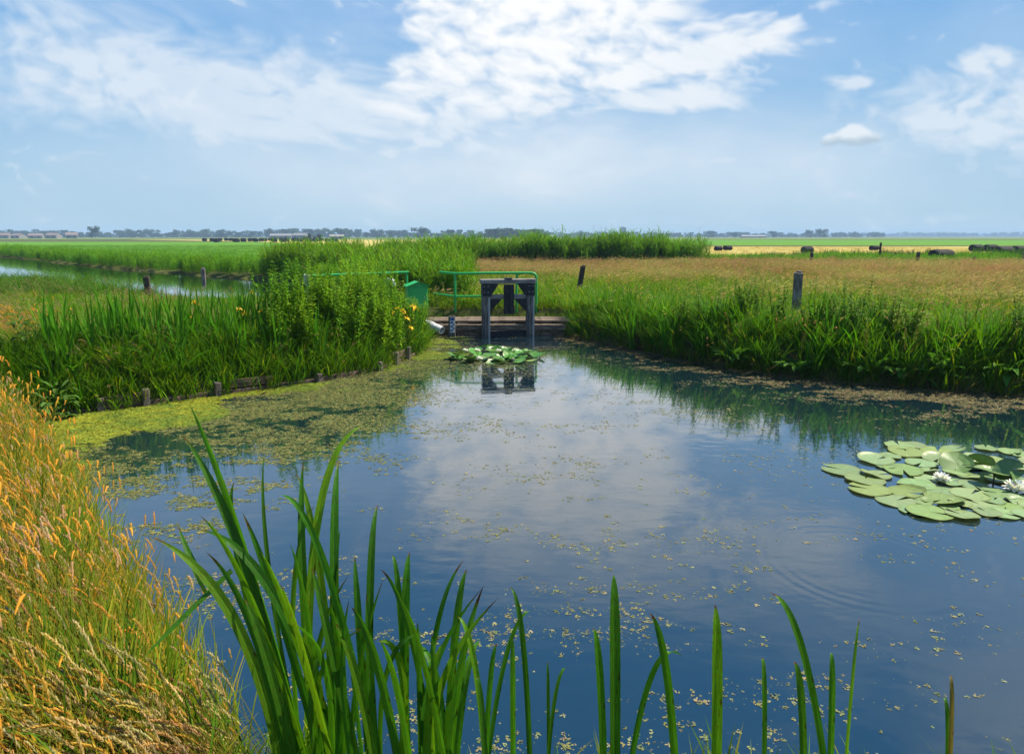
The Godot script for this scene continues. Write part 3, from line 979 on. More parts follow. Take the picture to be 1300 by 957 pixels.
func build_posts():
	var weather := wood_mat([Color(0.07, 0.06, 0.05), Color(0.16, 0.14, 0.12), Color(0.27, 0.25, 0.23)], 51, Vector3(7, 1.5, 7))
	var dark := wood_mat([Color(0.02, 0.016, 0.012), Color(0.05, 0.04, 0.03), Color(0.09, 0.075, 0.06)], 52, Vector3(7, 1.5, 7))
	# [pixel x, distance, height above ground, thickness, tilt, material, label]
	for q in [[1009, 13.6, 1.02, 0.135, 0.02, weather, "weathered square fence post standing in the grass of the right bank"],
			[733, 19.5, 0.86, 0.12, -0.16, dark, "leaning brown stump of a post in the meadow behind the sluice"],
			[263, 31.5, 1.0, 0.17, 0.0, weather, "tall pale post on the far bank of the ditch"],
			[192, 19.2, 0.62, 0.15, 0.03, dark, "dark short post at the near edge of the ditch"],
			[358, 38.0, 0.9, 0.17, 0.0, dark, "small dark post before the green field"],
			[465, 22.0, 1.02, 0.20, 0.0, dark, "stout dark post half hidden in the tall reeds"],
			[1024, 40.5, 0.75, 0.16, 0.0, dark, "short dark fence post below the bale with the round cut end"],
			[1109, 44.0, 1.25, 0.10, 0.0, dark, "thin dark fence post rising against the hay field"],
			[1157, 40.5, 0.78, 0.15, 0.0, dark, "dark fence post between green weeds behind the meadow"],
			[1291, 40.5, 0.8, 0.18, 0.04, weather, "grey fence post below the row of dark bales"],
			[1228, 40.5, 0.5, 0.12, 0.03, dark, "low dark stump of a fence post in green weeds"]]:
		var z: float = -q[1]
		var x: float = (q[0] - 650.0) / LENS * q[1] * 1.01
		var s := Shape.new()
		var h: float = q[2]
		var w: float = q[3]
		var y := land(x, z)
		s.box(Transform3D(Basis(), Vector3(0, h / 2 - 0.15, 0)), Vector3(w, h + 0.3, w), Color(1, 1, 1), w * 0.12)
		# a split, uneven top
		s.box(Transform3D(Basis(Vector3.UP, 0.2), Vector3(w * 0.14, h + 0.01, 0)), Vector3(w * 0.55, 0.05, w * 0.8), Color(1, 1, 1), w * 0.08)
		var o := part("fence_post", s.mesh(), q[5], self)
		o.position = Vector3(x, y, z)
		o.rotation = Vector3(0.03, 0.3, q[4])
		tag(o, q[6], "post", "old posts along the banks and fields")

# ---------------------------------------------------------------- far away
func bale(l: float, r: float, flat: float) -> ArrayMesh:
	# wrapped round bale lying on its side, a little sagged and lumpy, with stretched film folds
	var s := Shape.new()
	var seg := 22
	var rings := [[-0.5, 0.0], [-0.5, 0.72], [-0.47, 0.92], [-0.40, 1.0], [-0.2, 1.02], [0.0, 1.0], [0.2, 1.02], [0.40, 1.0], [0.47, 0.92], [0.5, 0.72], [0.5, 0.0]]
	for q in rings:
		for k in seg:
			var a := TAU * k / seg
			var rr: float = r * q[1] * (1.0 + 0.02 * sin(a * 5.0 + q[0] * 6.0))
			var y := sin(a) * rr
			if y < -r * flat: y = -r * flat
			s.vert(Vector3(q[0] * l, y + r * flat, cos(a) * rr * 1.05))
	for j in rings.size() - 1:
		for k in seg:
			s.quad(j * seg + k, j * seg + (k + 1) % seg, (j + 1) * seg + (k + 1) % seg, (j + 1) * seg + k)
	return s.mesh()

func build_horizon():
	var film := std(Color(0.012, 0.013, 0.017), 0.7)
	film.metallic_specular = 0.2
	var b0 := bale(1.45, 0.62, 0.80)
	var b1 := bale(1.3, 0.60, 0.75)
	# [pixel x, pixel of its foot, how many times the size, label]
	for q in [[1025, 323.0, 1.0, 0.1, "single black wrapped bale lying alone on the mown hay field"],
			[924, 319.5, 0.9, 0.3, "black wrapped bale at the end of the reed belt"],
			[912, 320.0, 0.8, 0.3, "smaller black bale half behind the reed belt"],
			[1110, 319.5, 0.9, 0.2, "black wrapped bale behind the thin fence post"],
			[1195, 334.0, 1.25, 0.05, "large black bale low behind the green weeds"],
			[1240, 321.0, 1.2, 0.15, "black bale in the row beyond the weeds, facing lengthwise"],
			[1258, 321.0, 1.2, 0.0, "black bale in the middle of the row beyond the weeds"],
			[1274, 327.0, 1.3, 0.12, "black bale with a pale strip along its foot"],
			[1294, 324.0, 1.2, 0.2, "black bale beside the grey fence post"],
			[1312, 324.0, 1.2, -0.1, "black bale at the end of the row beside the grey fence post"]]:
		var p := at_pixel(q[0], q[1] - 2.0, 0.62)
		var o := part("wrapped_bale", b0, film, self)
		o.position = p
		o.rotation.y = q[3]
		o.scale = Vector3(q[2], q[2] * 0.8, q[2]) * 0.68
		tag(o, q[4], "bale", "black wrapped bales on the hay fields")
	for k in 34:
		var px := 262.0 + k * 4.9 + rf(-3, 3)
		var p := at_pixel(px, rf(305.6, 307.6), 0.62)
		var o := part("small_bale", b1, film, self)
		o.position = p
		o.rotation.y = rf(-0.9, 0.9)
		tag(o, "small dark bale scattered on the far golden hay field", "bale", "dark bales scattered on the far hay field")
	# trees of the horizon
	var crown_mat := vcol(0.8, 0.25, 0.2)
	var bark := std(Color(0.05, 0.04, 0.03), 0.9)
	var crowns := []
	var trunks := []
	for v in 6:
		var s := Shape.new()
		var lobes := []
		for k in 7: lobes.append([Vector3(rf(-3.0, 3.0), rf(1.6, 7.2), rf(-2.4, 2.4)), rf(1.4, 2.6)])
		for k in 620:
			var lo: Array = lobes[rng.randi() % 7]
			var o: Vector3 = Vector3(rf(-1, 1), rf(-1, 1), rf(-1, 1)).normalized() * lo[1] * pow(rng.randf(), 0.33)
			var p: Vector3 = lo[0] + o * Vector3(1, 0.9, 1)
			var a := Vector3(rf(-1, 1), rf(-1, 1), rf(-1, 1)).normalized() * rf(0.3, 0.6)
			var b := a.cross(Vector3(rf(-1, 1), rf(-1, 1), rf(-1, 1))).normalized() * rf(0.3, 0.55)
			var c := vary(Color(0.035, 0.075, 0.02), 0.3)
			var i := s.vert(p - a, c)
			s.vert(p + b, c); s.vert(p + a, c); s.vert(p - b, c)
			s.quad(i, i + 1, i + 2, i + 3)
		crowns.append(s.mesh())
		var t := Shape.new()
		t.tube([Vector3(0, -0.5, 0), Vector3(0.05, 2.0, 0), Vector3(0.1, 4.4, 0.1)], [0.36, 0.26, 0.1], Color(1, 1, 1), 6)
		for k in 4:
			var d := flat_dir()
			t.tube([Vector3(0.05, 1.8 + k * 0.4, 0), Vector3(0.05, 2.6 + k * 0.5, 0) + d * 1.4, Vector3(0.05, 3.6 + k * 0.6, 0) + d * 2.1], [0.13, 0.08, 0.03], Color(1, 1, 1), 5)
		trunks.append(t.mesh())
	var spots := []
	# single trees one can pick out: [pixel x, pixels high, distance, label]
	for q in [[122, 13.5, 620.0, "tall round tree standing above the far houses"], [533, 12.0, 700.0, "round tree above the reeds on the horizon"], [573, 9.5, 700.0, "low round tree left of the dark grove"], [735, 8.5, 900.0, "low tree beside the thin masts"], [978, 8.0, 950.0, "round tree at the end of the far barn"], [1025, 8.5, 950.0, "pair tree beyond the single bale, lower one"], [1042, 10.0, 930.0, "tall tree beyond the single bale"], [902, 7.5, 950.0, "bushy tree near the far barn"], [930, 7.5, 950.0, "tree of the clump beside the far barn"]]:
		spots.append([q[0], q[1], q[2], q[3], "single trees on the horizon"])
	for k in 22:
		spots.append([617.0 + k * 3.4 + rf(-1, 1), rf(9.0, 12.0), 640.0 + rf(-20, 20), "tree in the dark grove on the horizon", "trees of the dark grove"])
	for k in 125:
		var px := -60.0 + k * 5.4 + rf(-4, 4)
		spots.append([px, rf(4.5, 10.5) + (1.5 if px > 340 and px < 460 else 0.0), rf(850.0, 980.0), "hazy tree in the long row on the left horizon", "trees of the left horizon"])
	for k in 95:
		var px := 700.0 + k * 4.4 + rf(-4, 4)
		spots.append([px, rf(3.0, 6.5) + (1.0 if px > 890 and px < 950 else 0.0), rf(1150.0, 1350.0), "pale hazy tree in the low row on the middle horizon", "trees of the middle horizon"])
	for k in 62:
		spots.append([1060.0 + k * 5.2 + rf(-4, 4), rf(4.2, 6.6), rf(2150.0, 2450.0), "blue hazy tree in the farthest row on the right horizon", "trees of the right horizon"])
	for q in spots:
		var d: float = q[2]
		var h: float = q[1] * d / LENS + 1.5
		var o := thing("far_tree", Vector3((q[0] - 650.0) / LENS * d, 0.5, -d), q[3], "tree", q[4], rf(0, TAU))
		var k := rng.randi() % 6
		part("crown", crowns[k], crown_mat, o)
		part("trunk", trunks[k], bark, o)
		var sc := h / 9.2
		var wide := rf(1.0, 1.8) * sc
		o.scale = Vector3(maxf(wide, 0.9), sc, maxf(wide, 0.9))
	# hedges close the row below the crowns
	var hedge := Shape.new()
	for k in 9000:
		var px := rf(-80.0, 1380.0)
		var d := 1000.0 if px < 640 else (1400.0 if px < 1060 else 2500.0)
		var p := Vector3((px - 650.0) / LENS * d, 0.5 + rf(0.0, 5.0 if px < 640 else 5.5) * (1.0 if px < 1060 else 1.7), -d + rf(-10, 10))
		var c := vary(Color(0.035, 0.07, 0.02), 0.3)
		var a := Vector3(rf(-1, 1), rf(-1, 1), rf(-1, 1)).normalized() * d * 0.0011
		var b := a.cross(Vector3(rf(-1, 1), rf(-1, 1), rf(-1, 1))).normalized() * d * 0.0011
		var i := hedge.vert(p - a, c)
		hedge.vert(p + b, c); hedge.vert(p + a, c); hedge.vert(p - b, c)
		hedge.quad(i, i + 1, i + 2, i + 3)
	var hd := part("far_hedge", hedge.mesh(), crown_mat, self)
	tag(hd, "long dark hedge and scrub along the whole horizon", "hedge", "", "stuff")

	# far houses and barns
	var wall := std(Color(0.20, 0.19, 0.18), 0.8)
	var roof := std(Color(0.16, 0.12, 0.11), 0.8)
	var roofg := std(Color(0.17, 0.18, 0.19), 0.7)
	var pane := std(Color(0.03, 0.04, 0.05), 0.2)
	for q in [[12, 560.0, 9, 5.5, 0.2, roof, "far white house under the trees at the edge of the village"], [30, 560.0, 8, 5.0, -0.2, roof, "far white house with a dark roof next to the village edge"], [52, 580.0, 10, 5.0, 0.4, roof, "long low far house in the village row"], [74, 560.0, 9, 5.5, 0.0, roof, "far house in the middle of the village row"], [97, 560.0, 8, 6.0, 0.5, roof, "far house beside the tall round tree"], [360, 520.0, 15, 4.6, 0.15, roofg, "grey roofed farm barn behind the far bales"], [385, 500.0, 11, 5.0, -0.3, roofg, "pale farm shed beside the dark machines"], [430, 470.0, 9, 3.6, 0.2, wall, "small white shed on the hay field"], [697, 800.0, 12, 4.2, 0.0, roofg, "white far shed at the end of the dark grove"], [953, 850.0, 30, 4.0, 0.05, roofg, "very long low grey barn on the horizon"], [765, 900.0, 12, 5.0, 0.0, roofg, "pale far shed left of the tower"]]:
		var d: float = q[1]
		var t := thing("farm_house" if q[2] < 11 else "barn", Vector3((q[0] - 650.0) / LENS * d, 0.5, -d), q[6], "house" if q[2] < 11 else "barn", "buildings on the horizon", q[4])
		var wd: float = q[2]
		var ht: float = q[3] * 0.8
		var s := Shape.new()
		s.box(Transform3D(Basis(), Vector3(0, ht * 0.3, 0)), Vector3(wd, ht * 0.6, 7.0))
		for sx in [-1, 1]:
			var i := s.vert(Vector3(sx * wd / 2, ht * 0.6, -3.5)); s.vert(Vector3(sx * wd / 2, ht * 0.6, 3.5)); s.vert(Vector3(sx * wd / 2, ht, 0))
			s.tri(i, i + 1, i + 2)
		part("wall", s.mesh(), wall, t)
		var r := Shape.new()
		for sz in [-1, 1]:
			var i := r.vert(Vector3(-wd / 2 - 0.3, ht + 0.08, 0)); r.vert(Vector3(wd / 2 + 0.3, ht + 0.08, 0)); r.vert(Vector3(wd / 2 + 0.3, ht * 0.58, sz * 3.9)); r.vert(Vector3(-wd / 2 - 0.3, ht * 0.58, sz * 3.9))
			r.quad(i, i + 1, i + 2, i + 3)
		part("roof", r.mesh(), q[5], t)
		for k in 2:
			var w := Shape.new()
			w.box(Transform3D(Basis(), Vector3((k - 0.5) * wd * 0.5, ht * 0.3, 3.52)), Vector3(1.4, 1.4, 0.06))
			part("window", w.mesh(), pane, t)
	# the tower block
	var tw := thing("tower_block", Vector3((789.5 - 650.0) / LENS * 1250.0, 0.5, -1250.0), "single blue grey tower block standing above the horizon", "tower", "", 0.2)
	tw.scale = Vector3(0.62, 0.66, 0.62)
	var ts := Shape.new()
	ts.box(Transform3D(Basis(), Vector3(0, 13, 0)), Vector3(14, 26, 12))
	part("wall", ts.mesh(), std(Color(0.16, 0.18, 0.20), 0.6), tw)
	var tr := Shape.new()
	tr.box(Transform3D(Basis(), Vector3(-1, 27, 0)), Vector3(8, 2.2, 8))
	part("roof_house", tr.mesh(), std(Color(0.14, 0.15, 0.17), 0.7), tw)
	for k in 8:
		var w := Shape.new()
		w.box(Transform3D(Basis(), Vector3(0, 2.5 + k * 3.0, 6.05)), Vector3(12.5, 1.3, 0.2))
		part("window_band", w.mesh(), pane, tw)
	# masts
	for q in [[685, 15.0, "thin mast above the white shed"], [714, 17.0, "taller thin mast in the row on the horizon"], [752, 16.0, "thin mast above the low tree"], [762, 14.0, "shorter thin mast by the pale shed"], [775, 18.0, "tallest thin mast beside the tower"], [520, 15.0, "thin mast above the reeds by the round tree"], [885, 14.0, "thin pole left of the long grey barn"]]:
		var d := 900.0
		var t := thing("mast", Vector3((q[0] - 650.0) / LENS * d, 0.5, -d), q[2], "mast", "thin masts on the horizon")
		var s := Shape.new()
		var h: float = q[1] * d / LENS
		s.tube([Vector3.ZERO, Vector3(0, h, 0)], [0.26, 0.16], Color(1, 1, 1), 5)
		part("pole", s.mesh(), std(Color(0.3, 0.32, 0.34), 0.6), t)
		var a := Shape.new()
		a.box(Transform3D(Basis(), Vector3(0, h * 0.93, 0)), Vector3(2.2, 0.14, 0.14))
		part("cross_arm", a.mesh(), std(Color(0.3, 0.32, 0.34), 0.6), t)
	# machines parked by the barn
	var paint := std(Color(0.035, 0.04, 0.05), 0.4)
	var tyre := std(Color(0.012, 0.012, 0.012), 0.9)
	for q in [[393, 2.9, "dark tractor parked on the hay field"], [405, 2.5, "lower dark tractor next to the first one"]]:
		var d := 290.0
		var t := thing("tractor", Vector3((q[0] - 650.0) / LENS * d, 0.6, -d), q[2], "tractor", "machines on the far hay field", 0.3)
		var s := Shape.new()
		s.box(Transform3D(Basis(), Vector3(-0.8, 1.25, 0)), Vector3(2.0, 0.8, 1.0), Color(1, 1, 1), 0.12)
		part("bonnet", s.mesh(), paint, t)
		var cab := Shape.new()
		cab.box(Transform3D(Basis(), Vector3(0.8, 1.7, 0)), Vector3(1.4, q[1] - 0.9, 1.5), Color(1, 1, 1), 0.1)
		part("cab", cab.mesh(), pane, t)
		for w in [[-1.4, 0.5], [0.9, 0.8]]:
			for sz in [-0.85, 0.85]:
				var wh := Shape.new()
				wh.tube([Vector3(w[0], w[1], sz - 0.2), Vector3(w[0], w[1], sz + 0.2)], [w[1], w[1]], Color(1, 1, 1), 14)
				part("wheel", wh.mesh(), tyre, t)

# ---------------------------------------------------------------- vegetation of the middle and far ground
const LEFT_LAND := [[-7.0, -7.6], [-5.7, -8.35], [-4.86, -8.88], [-4.01, -9.57], [-3.01, -10.37], [-2.23, -11.32], [-1.78, -12.87], [-1.75, -14.3], [-2.1, -15.4], [-2.6, -17.4], [-5.0, -19.0], [-6.0, -18.6], [-9.0, -18.8], [-11.5, -20.8], [-16.0, -25.5], [-22.0, -29.5], [-30.0, -34.0], [-50.0, -50.0], [-60.0, -20.0], [-20.0, -7.0]]
const RIGHT_LAND := [[1.1, -15.45], [1.85, -14.5], [2.72, -13.0], [3.53, -11.7], [4.45, -10.9], [5.68, -10.1], [7.23, -9.45], [13.0, -8.0], [17.0, -5.0], [45.0, -14.0], [55.0, -41.0], [-16.0, -41.0], [-10.5, -30.0], [-8.0, -26.5], [-5.4, -22.0], [-4.8, -19.2], [-2.4, -17.3], [-2.4, -16.7], [1.3, -16.7]]

func poly_of(a: Array) -> PackedVector2Array:
	var out := PackedVector2Array()
	for p in a: out.append(Vector2(p[0], p[1]))
	return out

var patch := FastNoiseLite.new()

func build_far_plants():
	patch.seed = 77; patch.frequency = 0.12; patch.fractal_octaves = 3
	var G := Color(0.105, 0.245, 0.014)
	var reeds := []
	for k in 5: reeds.append(reed(11, 1.75, 0.45, G, 0.2))
	# belt of reeds behind the meadow
	var belt := stuff("reed_belt", "tall green reed belt behind the orange meadow", "reeds")
	var spots := []
	for k in 900:
		var x := rf(-8.0, 11.6)
		if x > 10.0 and rng.randf() < 0.4: continue
		var z := -41.2 - rf(0, 3.4)
		var tall := rf(0.62, 0.9) + 0.25 * patch.get_noise_2d(x * 3.0, z) + (0.12 if x > 1.0 else 0.0)
		spots.append([x, z, tall, vary(Color(1, 1, 1), 0.22)])
	spread(belt, "reeds", reeds, leaf_mat, spots)
	# reeds round the end of the ditch, nearer
	spots = []
	var near := stuff("ditch_reeds", "dense reeds round the end of the ditch behind the handrail", "reeds")
	for k in 620:
		var x := rf(-10.5, -1.6)
		var z := -30.0 + rf(-3.0, 3.0) + (x + 8.0) * 1.1
		if shore(x, z) < 0.0: continue
		spots.append([x, z, rf(0.52, 0.80), vary(Color(1.0, 0.95, 0.9), 0.25)])
	for k in 120:
		var x := rf(-4.6, -1.3)
		spots.append([x, rf(-21.0, -17.6), rf(0.45, 0.72), vary(Color(1.0, 1.0, 1.0), 0.22)])
	spread(near, "reeds", reeds, leaf_mat, spots)
	# far bank of the ditch
	var fb := stuff("far_bank_reeds", "reeds and sedge along the far bank of the ditch", "reeds")
	spots = []
	var line := [[-5.6, -22.0], [-8.0, -26.0], [-10.5, -29.5], [-15.0, -33.0], [-20.4, -37.5], [-30.0, -46.5], [-41.0, -58.0], [-60.0, -76.0]]
	for k in line.size() - 1:
		var a := Vector2(line[k][0], line[k][1])
		var b := Vector2(line[k + 1][0], line[k + 1][1])
		for i in int(a.distance_to(b) * 16.0):
			var p := a.lerp(b, rng.randf())
			var n := (b - a).normalized()
			var o := Vector2(n.y, -n.x)
			if o.y > 0: o = -o
			p += o * rf(0.0, 2.6)
			spots.append([p.x, p.y, rf(0.30, 0.52), vary(Color(0.95, 1.05, 0.8), 0.25)])
	spread(fb, "reeds", reeds, leaf_mat, spots)
	# low weeds along the hay field on the right
	var low := []
	for k in 4: low.append(tuft(26, 0.62, 0.022, 0.32, 0.3, 0.5, 3, Color(0.10, 0.25, 0.014), 0.3))
	var weeds := stuff("field_edge_weeds", "bright green weeds along the fence before the hay field", "weeds")
	spots = []
	for k in 3800:
		var x := rf(8.0, 46.0)
		var z := -41.0 - rf(0.0, 6.5)
		spots.append([x, z, rf(0.8, 1.25) * (1.0 + 0.6 * maxf(0.0, patch.get_noise_2d(x * 0.9, z * 2.0))), vary(Color(1, 1, 1), 0.25)])
	spread(weeds, "weeds", low, leaf_mat, spots)
	var shrubs := []
	for k in 2: shrubs.append(leafy(16, 1.15, 0.5, 0.16, 0.04, Color(0.035, 0.10, 0.012)))
	var sc := stuff("field_scrub", "dark low scrub at the rim of the hay field", "scrub")
	spots = []
	for k in 110:
		var x := rf(17.0, 30.0)
		spots.append([x, -47.5 - rf(0, 1.2), rf(0.45, 0.8), vary(Color(1, 1, 1), 0.2)])
	for k in 80: spots.append([rf(31.0, 44.0), -46.5 - rf(0, 2.5), rf(0.55, 1.0), vary(Color(1.5, 1.6, 1.1), 0.2)])
	spread(sc, "scrub", shrubs, leaf_mat, spots)
	# blades of the green field near the ditch and stubble on the hay field
	var blades := []
	for k in 3: blades.append(tuft(30, 0.22, 0.014, 0.6, 0.4, 0.5, 2, Color(0.085, 0.22, 0.012), 0.25))
	var fg := stuff("field_grass", "short bright grass of the field beyond the ditch", "grass")
	spots = []
	for k in 9000:
		var z := -38.0 - 90.0 * pow(rng.randf(), 1.4)
		var x := rf(z * 0.95, z * 0.22)
		if shore(x, z) < 1.8 or x > -9.0 + (z + 38.0) * 0.2: continue
		spots.append([x, z, rf(0.7, 1.2), vary(Color(1, 1, 1), 0.15), 0.58])
	spread(fg, "grass", blades, leaf_mat, spots)
	var stub := []
	for k in 3: stub.append(tuft(24, 0.13, 0.014, 0.5, 0.6, 0.3, 2, Color(0.40, 0.32, 0.10), 0.25))
	var hs := stuff("hay_stubble", "pale cut stubble of the hay field", "stubble")
	spots = []
	for k in 5000:
		var z := -47.0 - 60.0 * pow(rng.randf(), 1.3)
		spots.append([rf(8.0, 62.0), z, rf(0.8, 1.4), vary(Color(1, 1, 1), 0.2), 0.59])
	spread(hs, "stubble", stub, dry_mat, spots)

func build_left_bank():
	var poly := poly_of(LEFT_LAND)
	# meadow behind the bank: green blades and pale pink heads
	var blades := []
	for k in 5: blades.append(tuft(22, 0.34, 0.012, 0.17, 0.35, 0.55, 3, Color(0.11, 0.24, 0.014), 0.3, 0.07))
	var heads := []
	for k in 4: heads.append(seed_grass(9, 0.50, 0.16, 0.11, 0.012, 16, Vector3(-0.3, 0, 0), Color(0.20, 0.22, 0.05), Color(0.36, 0.24, 0.14)))
	var g := stuff("left_meadow_grass", "uncut green grass behind the iris bank", "grass")
	var sp := []
	var sh := []
	for k in 26000:
		var z := -7.8 - 36.0 * pow(rng.randf(), 1.7)
		var x := rf(z * 0.98 - 2.0, -1.7)
		if not Geometry2D.is_point_in_polygon(Vector2(x, z), poly): continue
		var n := patch.get_noise_2d(x * 2.0, z * 2.0)
		if sp.size() < 8200: sp.append([x, z, rf(0.75, 1.15) * (1.0 if z > -21.0 else 0.4), vary(Color(1.0 + 0.35 * n, 1.0, 0.9), 0.2)])
		if rng.randf() < 0.10 + 0.25 * n and z > -22.0: sh.append([x, z, rf(0.75, 1.05), vary(Color(1, 1, 1), 0.2)])
	spread(g, "blades", blades, leaf_mat, sp)
	spread(g, "heads", heads, dry_mat, sh, 0.15, Vector2.ZERO, 0.03, 1.5)
	# sedge along the near edge of the ditch
	var sedge := []
	for k in 4: sedge.append(tuft(34, 0.95, 0.016, 0.24, 0.45, 0.8, 5, Color(0.060, 0.155, 0.014), 0.3, 0.05))
	var sg := stuff("ditch_sedge", "arching dark green sedge along the near edge of the ditch", "sedge")
	sp = []
	for k in 9000:
		var z := rf(-46.0, -19.0)
		var x := rf(-40.0, -5.0)
		if not Geometry2D.is_point_in_polygon(Vector2(x, z), poly): continue
		var e := edge(Vector2(x, z), ditch)
		var band := x < -9.5 and z > -25.0 and z < -16.5 and x > z * 0.95 - 1.0 and rng.randf() < 0.8
		if (e < 0.05 or e > 1.8) and not (band and e > 0.4): continue
		sp.append([x, z, rf(0.55, 0.82) if band else rf(0.16, 0.30), vary(Color(1, 1, 1), 0.22)])
	spread(sg, "sedge", sedge, leaf_mat, sp)
	# dense understorey along the water
	var under := []
	for k in 5: under.append(tuft(26, 0.56, 0.011, 0.14, 0.3, 0.45, 4, Color(0.075, 0.19, 0.012), 0.3, 0.06))
	var ug := stuff("bank_grass", "thick dark grass hanging over the timber edging", "grass")
	sp = []
	for k in 9000:
		var x := rf(-7.2, -1.5)
		var z := rf(-15.4, -7.7)
		if not Geometry2D.is_point_in_polygon(Vector2(x, z), poly): continue
		var e := edge(Vector2(x, z), pond)
		if e > 1.5 or e < 0.03: continue
		sp.append([x, z, rf(0.7, 1.1), vary(Color(1, 1, 1), 0.25)])
	spread(ug, "grass", under, leaf_mat, sp.slice(0, 1500), 0.2)
	# single plants: irises to the left, leafy stems to the right
	var iris := []
	for v in 5:
		var s := Shape.new()
		for k in 15:
			var d := flat_dir()
			var l := rf(0.68, 1.06)
			s.ribbon(curve(flat_dir() * 0.09 * rng.randf(), d, l, rf(0.02, 0.22), rf(0.0, 0.25) if rng.randf() < 0.8 else 0.8, 6), d.cross(Vector3.UP).rotated(Vector3.UP, rf(-0.9, 0.9)), rf(0.020, 0.032), vary(Color(0.072, 0.22, 0.020), 0.3), Color(-1, 0, 0), 0.25)
		iris.append(s.mesh())
	var herb := []
	for v in 6: herb.append(leafy(9, 1.12, 0.16, 0.15, 0.030, [Color(0.135, 0.29, 0.014), Color(0.10, 0.25, 0.014), Color(0.17, 0.32, 0.018)][v % 3]))
	var flower := iris_flower()
	var fmat := vcol(0.5, 0.4, 0.4)
	var line := [pond[21], pond[20], pond[19], pond[18], pond[17], pond[16], pond[15]]
	var total := 0.0
	for k in 6: total += line[k].distance_to(line[k + 1])
	var count := 118
	for i in count:
		var t := (i + rf(-0.4, 0.4)) / count
		var run := clampf(t, 0, 0.999) * total
		var k := 0
		while run > line[k].distance_to(line[k + 1]):
			run -= line[k].distance_to(line[k + 1]); k += 1
		var dir: Vector2 = (line[k + 1] - line[k]).normalized()
		var inn := Vector2(dir.y, -dir.x)
		if Geometry2D.is_point_in_polygon(line[k] + dir * run + inn * 0.3, pond): inn = -inn
		var p: Vector2 = line[k] + dir * run + inn * (0.12 + 1.15 * rng.randf())
		var leafed := rng.randf() < smoothstep(0.36, 0.52, t)
		var y := land(p.x, p.y)
		var o: Node3D
		if leafed:
			o = thing("willowherb_plant", Vector3(p.x, y - 0.03, p.y), "", "plant", "leafy herbs of the left bank", rf(0, TAU))
			var hk := rng.randi() % 6
			o.set_meta("label", "leafy upright herb with %s leaves in the thicket above the timber edging" % ["fresh green", "darker green", "pale yellow green"][hk % 3])
			part("foliage", herb[hk], leaf_mat, o, "stuff")
			var sc := rf(0.85, 1.22)
			if 650.0 + 880.0 * p.x / -p.y > 494.0: sc *= 0.62
			o.scale = Vector3(1, sc, 1)
		else:
			o = thing("iris_plant", Vector3(p.x, y - 0.03, p.y), "yellow iris with upright sword leaves on the bank above the timber edging", "plant", "irises of the left bank", rf(0, TAU))
			part("leaves", iris[rng.randi() % 5], leaf_mat, o, "stuff")
			var sc := rf(0.80, 1.05) * (1.15 if t > 0.4 else 1.0)
			o.scale = Vector3(1, sc, 1)
	# irises in flower: [pixel x, pixel y, distance]
	var blooms := [[[505, 391, 12.6], [511, 394, 12.6], [524, 389, 12.8], [516, 404, 12.5], [521, 416, 12.5]], [[232, 394, 10.4], [240, 401, 10.4], [229, 402, 10.4], [247, 384, 10.5]], [[303, 393, 10.8], [283, 394, 10.8], [309, 397, 10.8]], [[527, 391, 13.0], [513, 398, 12.9], [499, 397, 12.7]], [[331, 395, 11.0]], [[71, 434, 9.3]], [[148, 430, 9.6], [214, 459, 9.4]], [[320, 372, 12.0], [408, 372, 12.0]]]
	var stalk := vcol(0.6, 0.3, 0.4)
	for b in blooms:
		var first := at_depth(b[0][0], b[0][1], b[0][2])
		var gy := land(first.x, first.z)
		var o := thing("flowering_iris", Vector3(first.x, gy - 0.03, first.z), "yellow iris with open flowers above its sword leaves", "plant", "irises in flower")
		part("leaves", iris[rng.randi() % 5], leaf_mat, o, "stuff")
		for q in b:
			var p := at_depth(q[0], q[1], q[2]) - o.position
			var st := Shape.new()
			st.ribbon([Vector3(p.x * 0.2, 0, p.z * 0.2), Vector3(p.x * 0.6, p.y * 0.5, p.z * 0.6), p + Vector3.DOWN * 0.03, p], Vector3.RIGHT, 0.012, Color(0.06, 0.16, 0.03), Color(-1, 0, 0), 0, 0, 1.0)
			part("stalk", st.mesh(), stalk, o)
			var f := part("flower", flower, fmat, o)
			f.position = p
			f.rotation = Vector3(rf(-0.4, 0.4), rf(0, TAU), rf(-0.4, 0.4))
			f.scale = Vector3.ONE * rf(0.95, 1.25)
	# grey green broad-leaved plants at the corner
	for q in [[22, 478, 7.9], [48, 492, 7.8], [70, 470, 8.2], [30, 452, 8.6]]:
		var p := at_depth(q[0], q[1], q[2])
		var o := thing("comfrey_plant", Vector3(p.x, land(p.x, p.z) - 0.02, p.z), "grey green broad leaved plant at the corner of the iris bank", "plant", "broad leaved plants at the bank corner", rf(0, TAU))
		var s := Shape.new()
		for k in 46:
			var d := flat_dir()
			broad(s, d * rf(0.0, 0.12) + Vector3.UP * rf(0.08, 0.75), d, rf(0.09, 0.17), rf(0.04, 0.07), rf(0.2, 0.9), rf(0.3, 0.9), vary(Color(0.075, 0.15, 0.055), 0.25))
		for k in 6:
			var d := flat_dir()
			s.ribbon(curve(Vector3.ZERO, d, 0.75, 0.12, 0.1, 4), flat_dir(), 0.014, Color(0.06, 0.11, 0.03))
		part("leaves", s.mesh(), leaf_mat, o, "stuff")

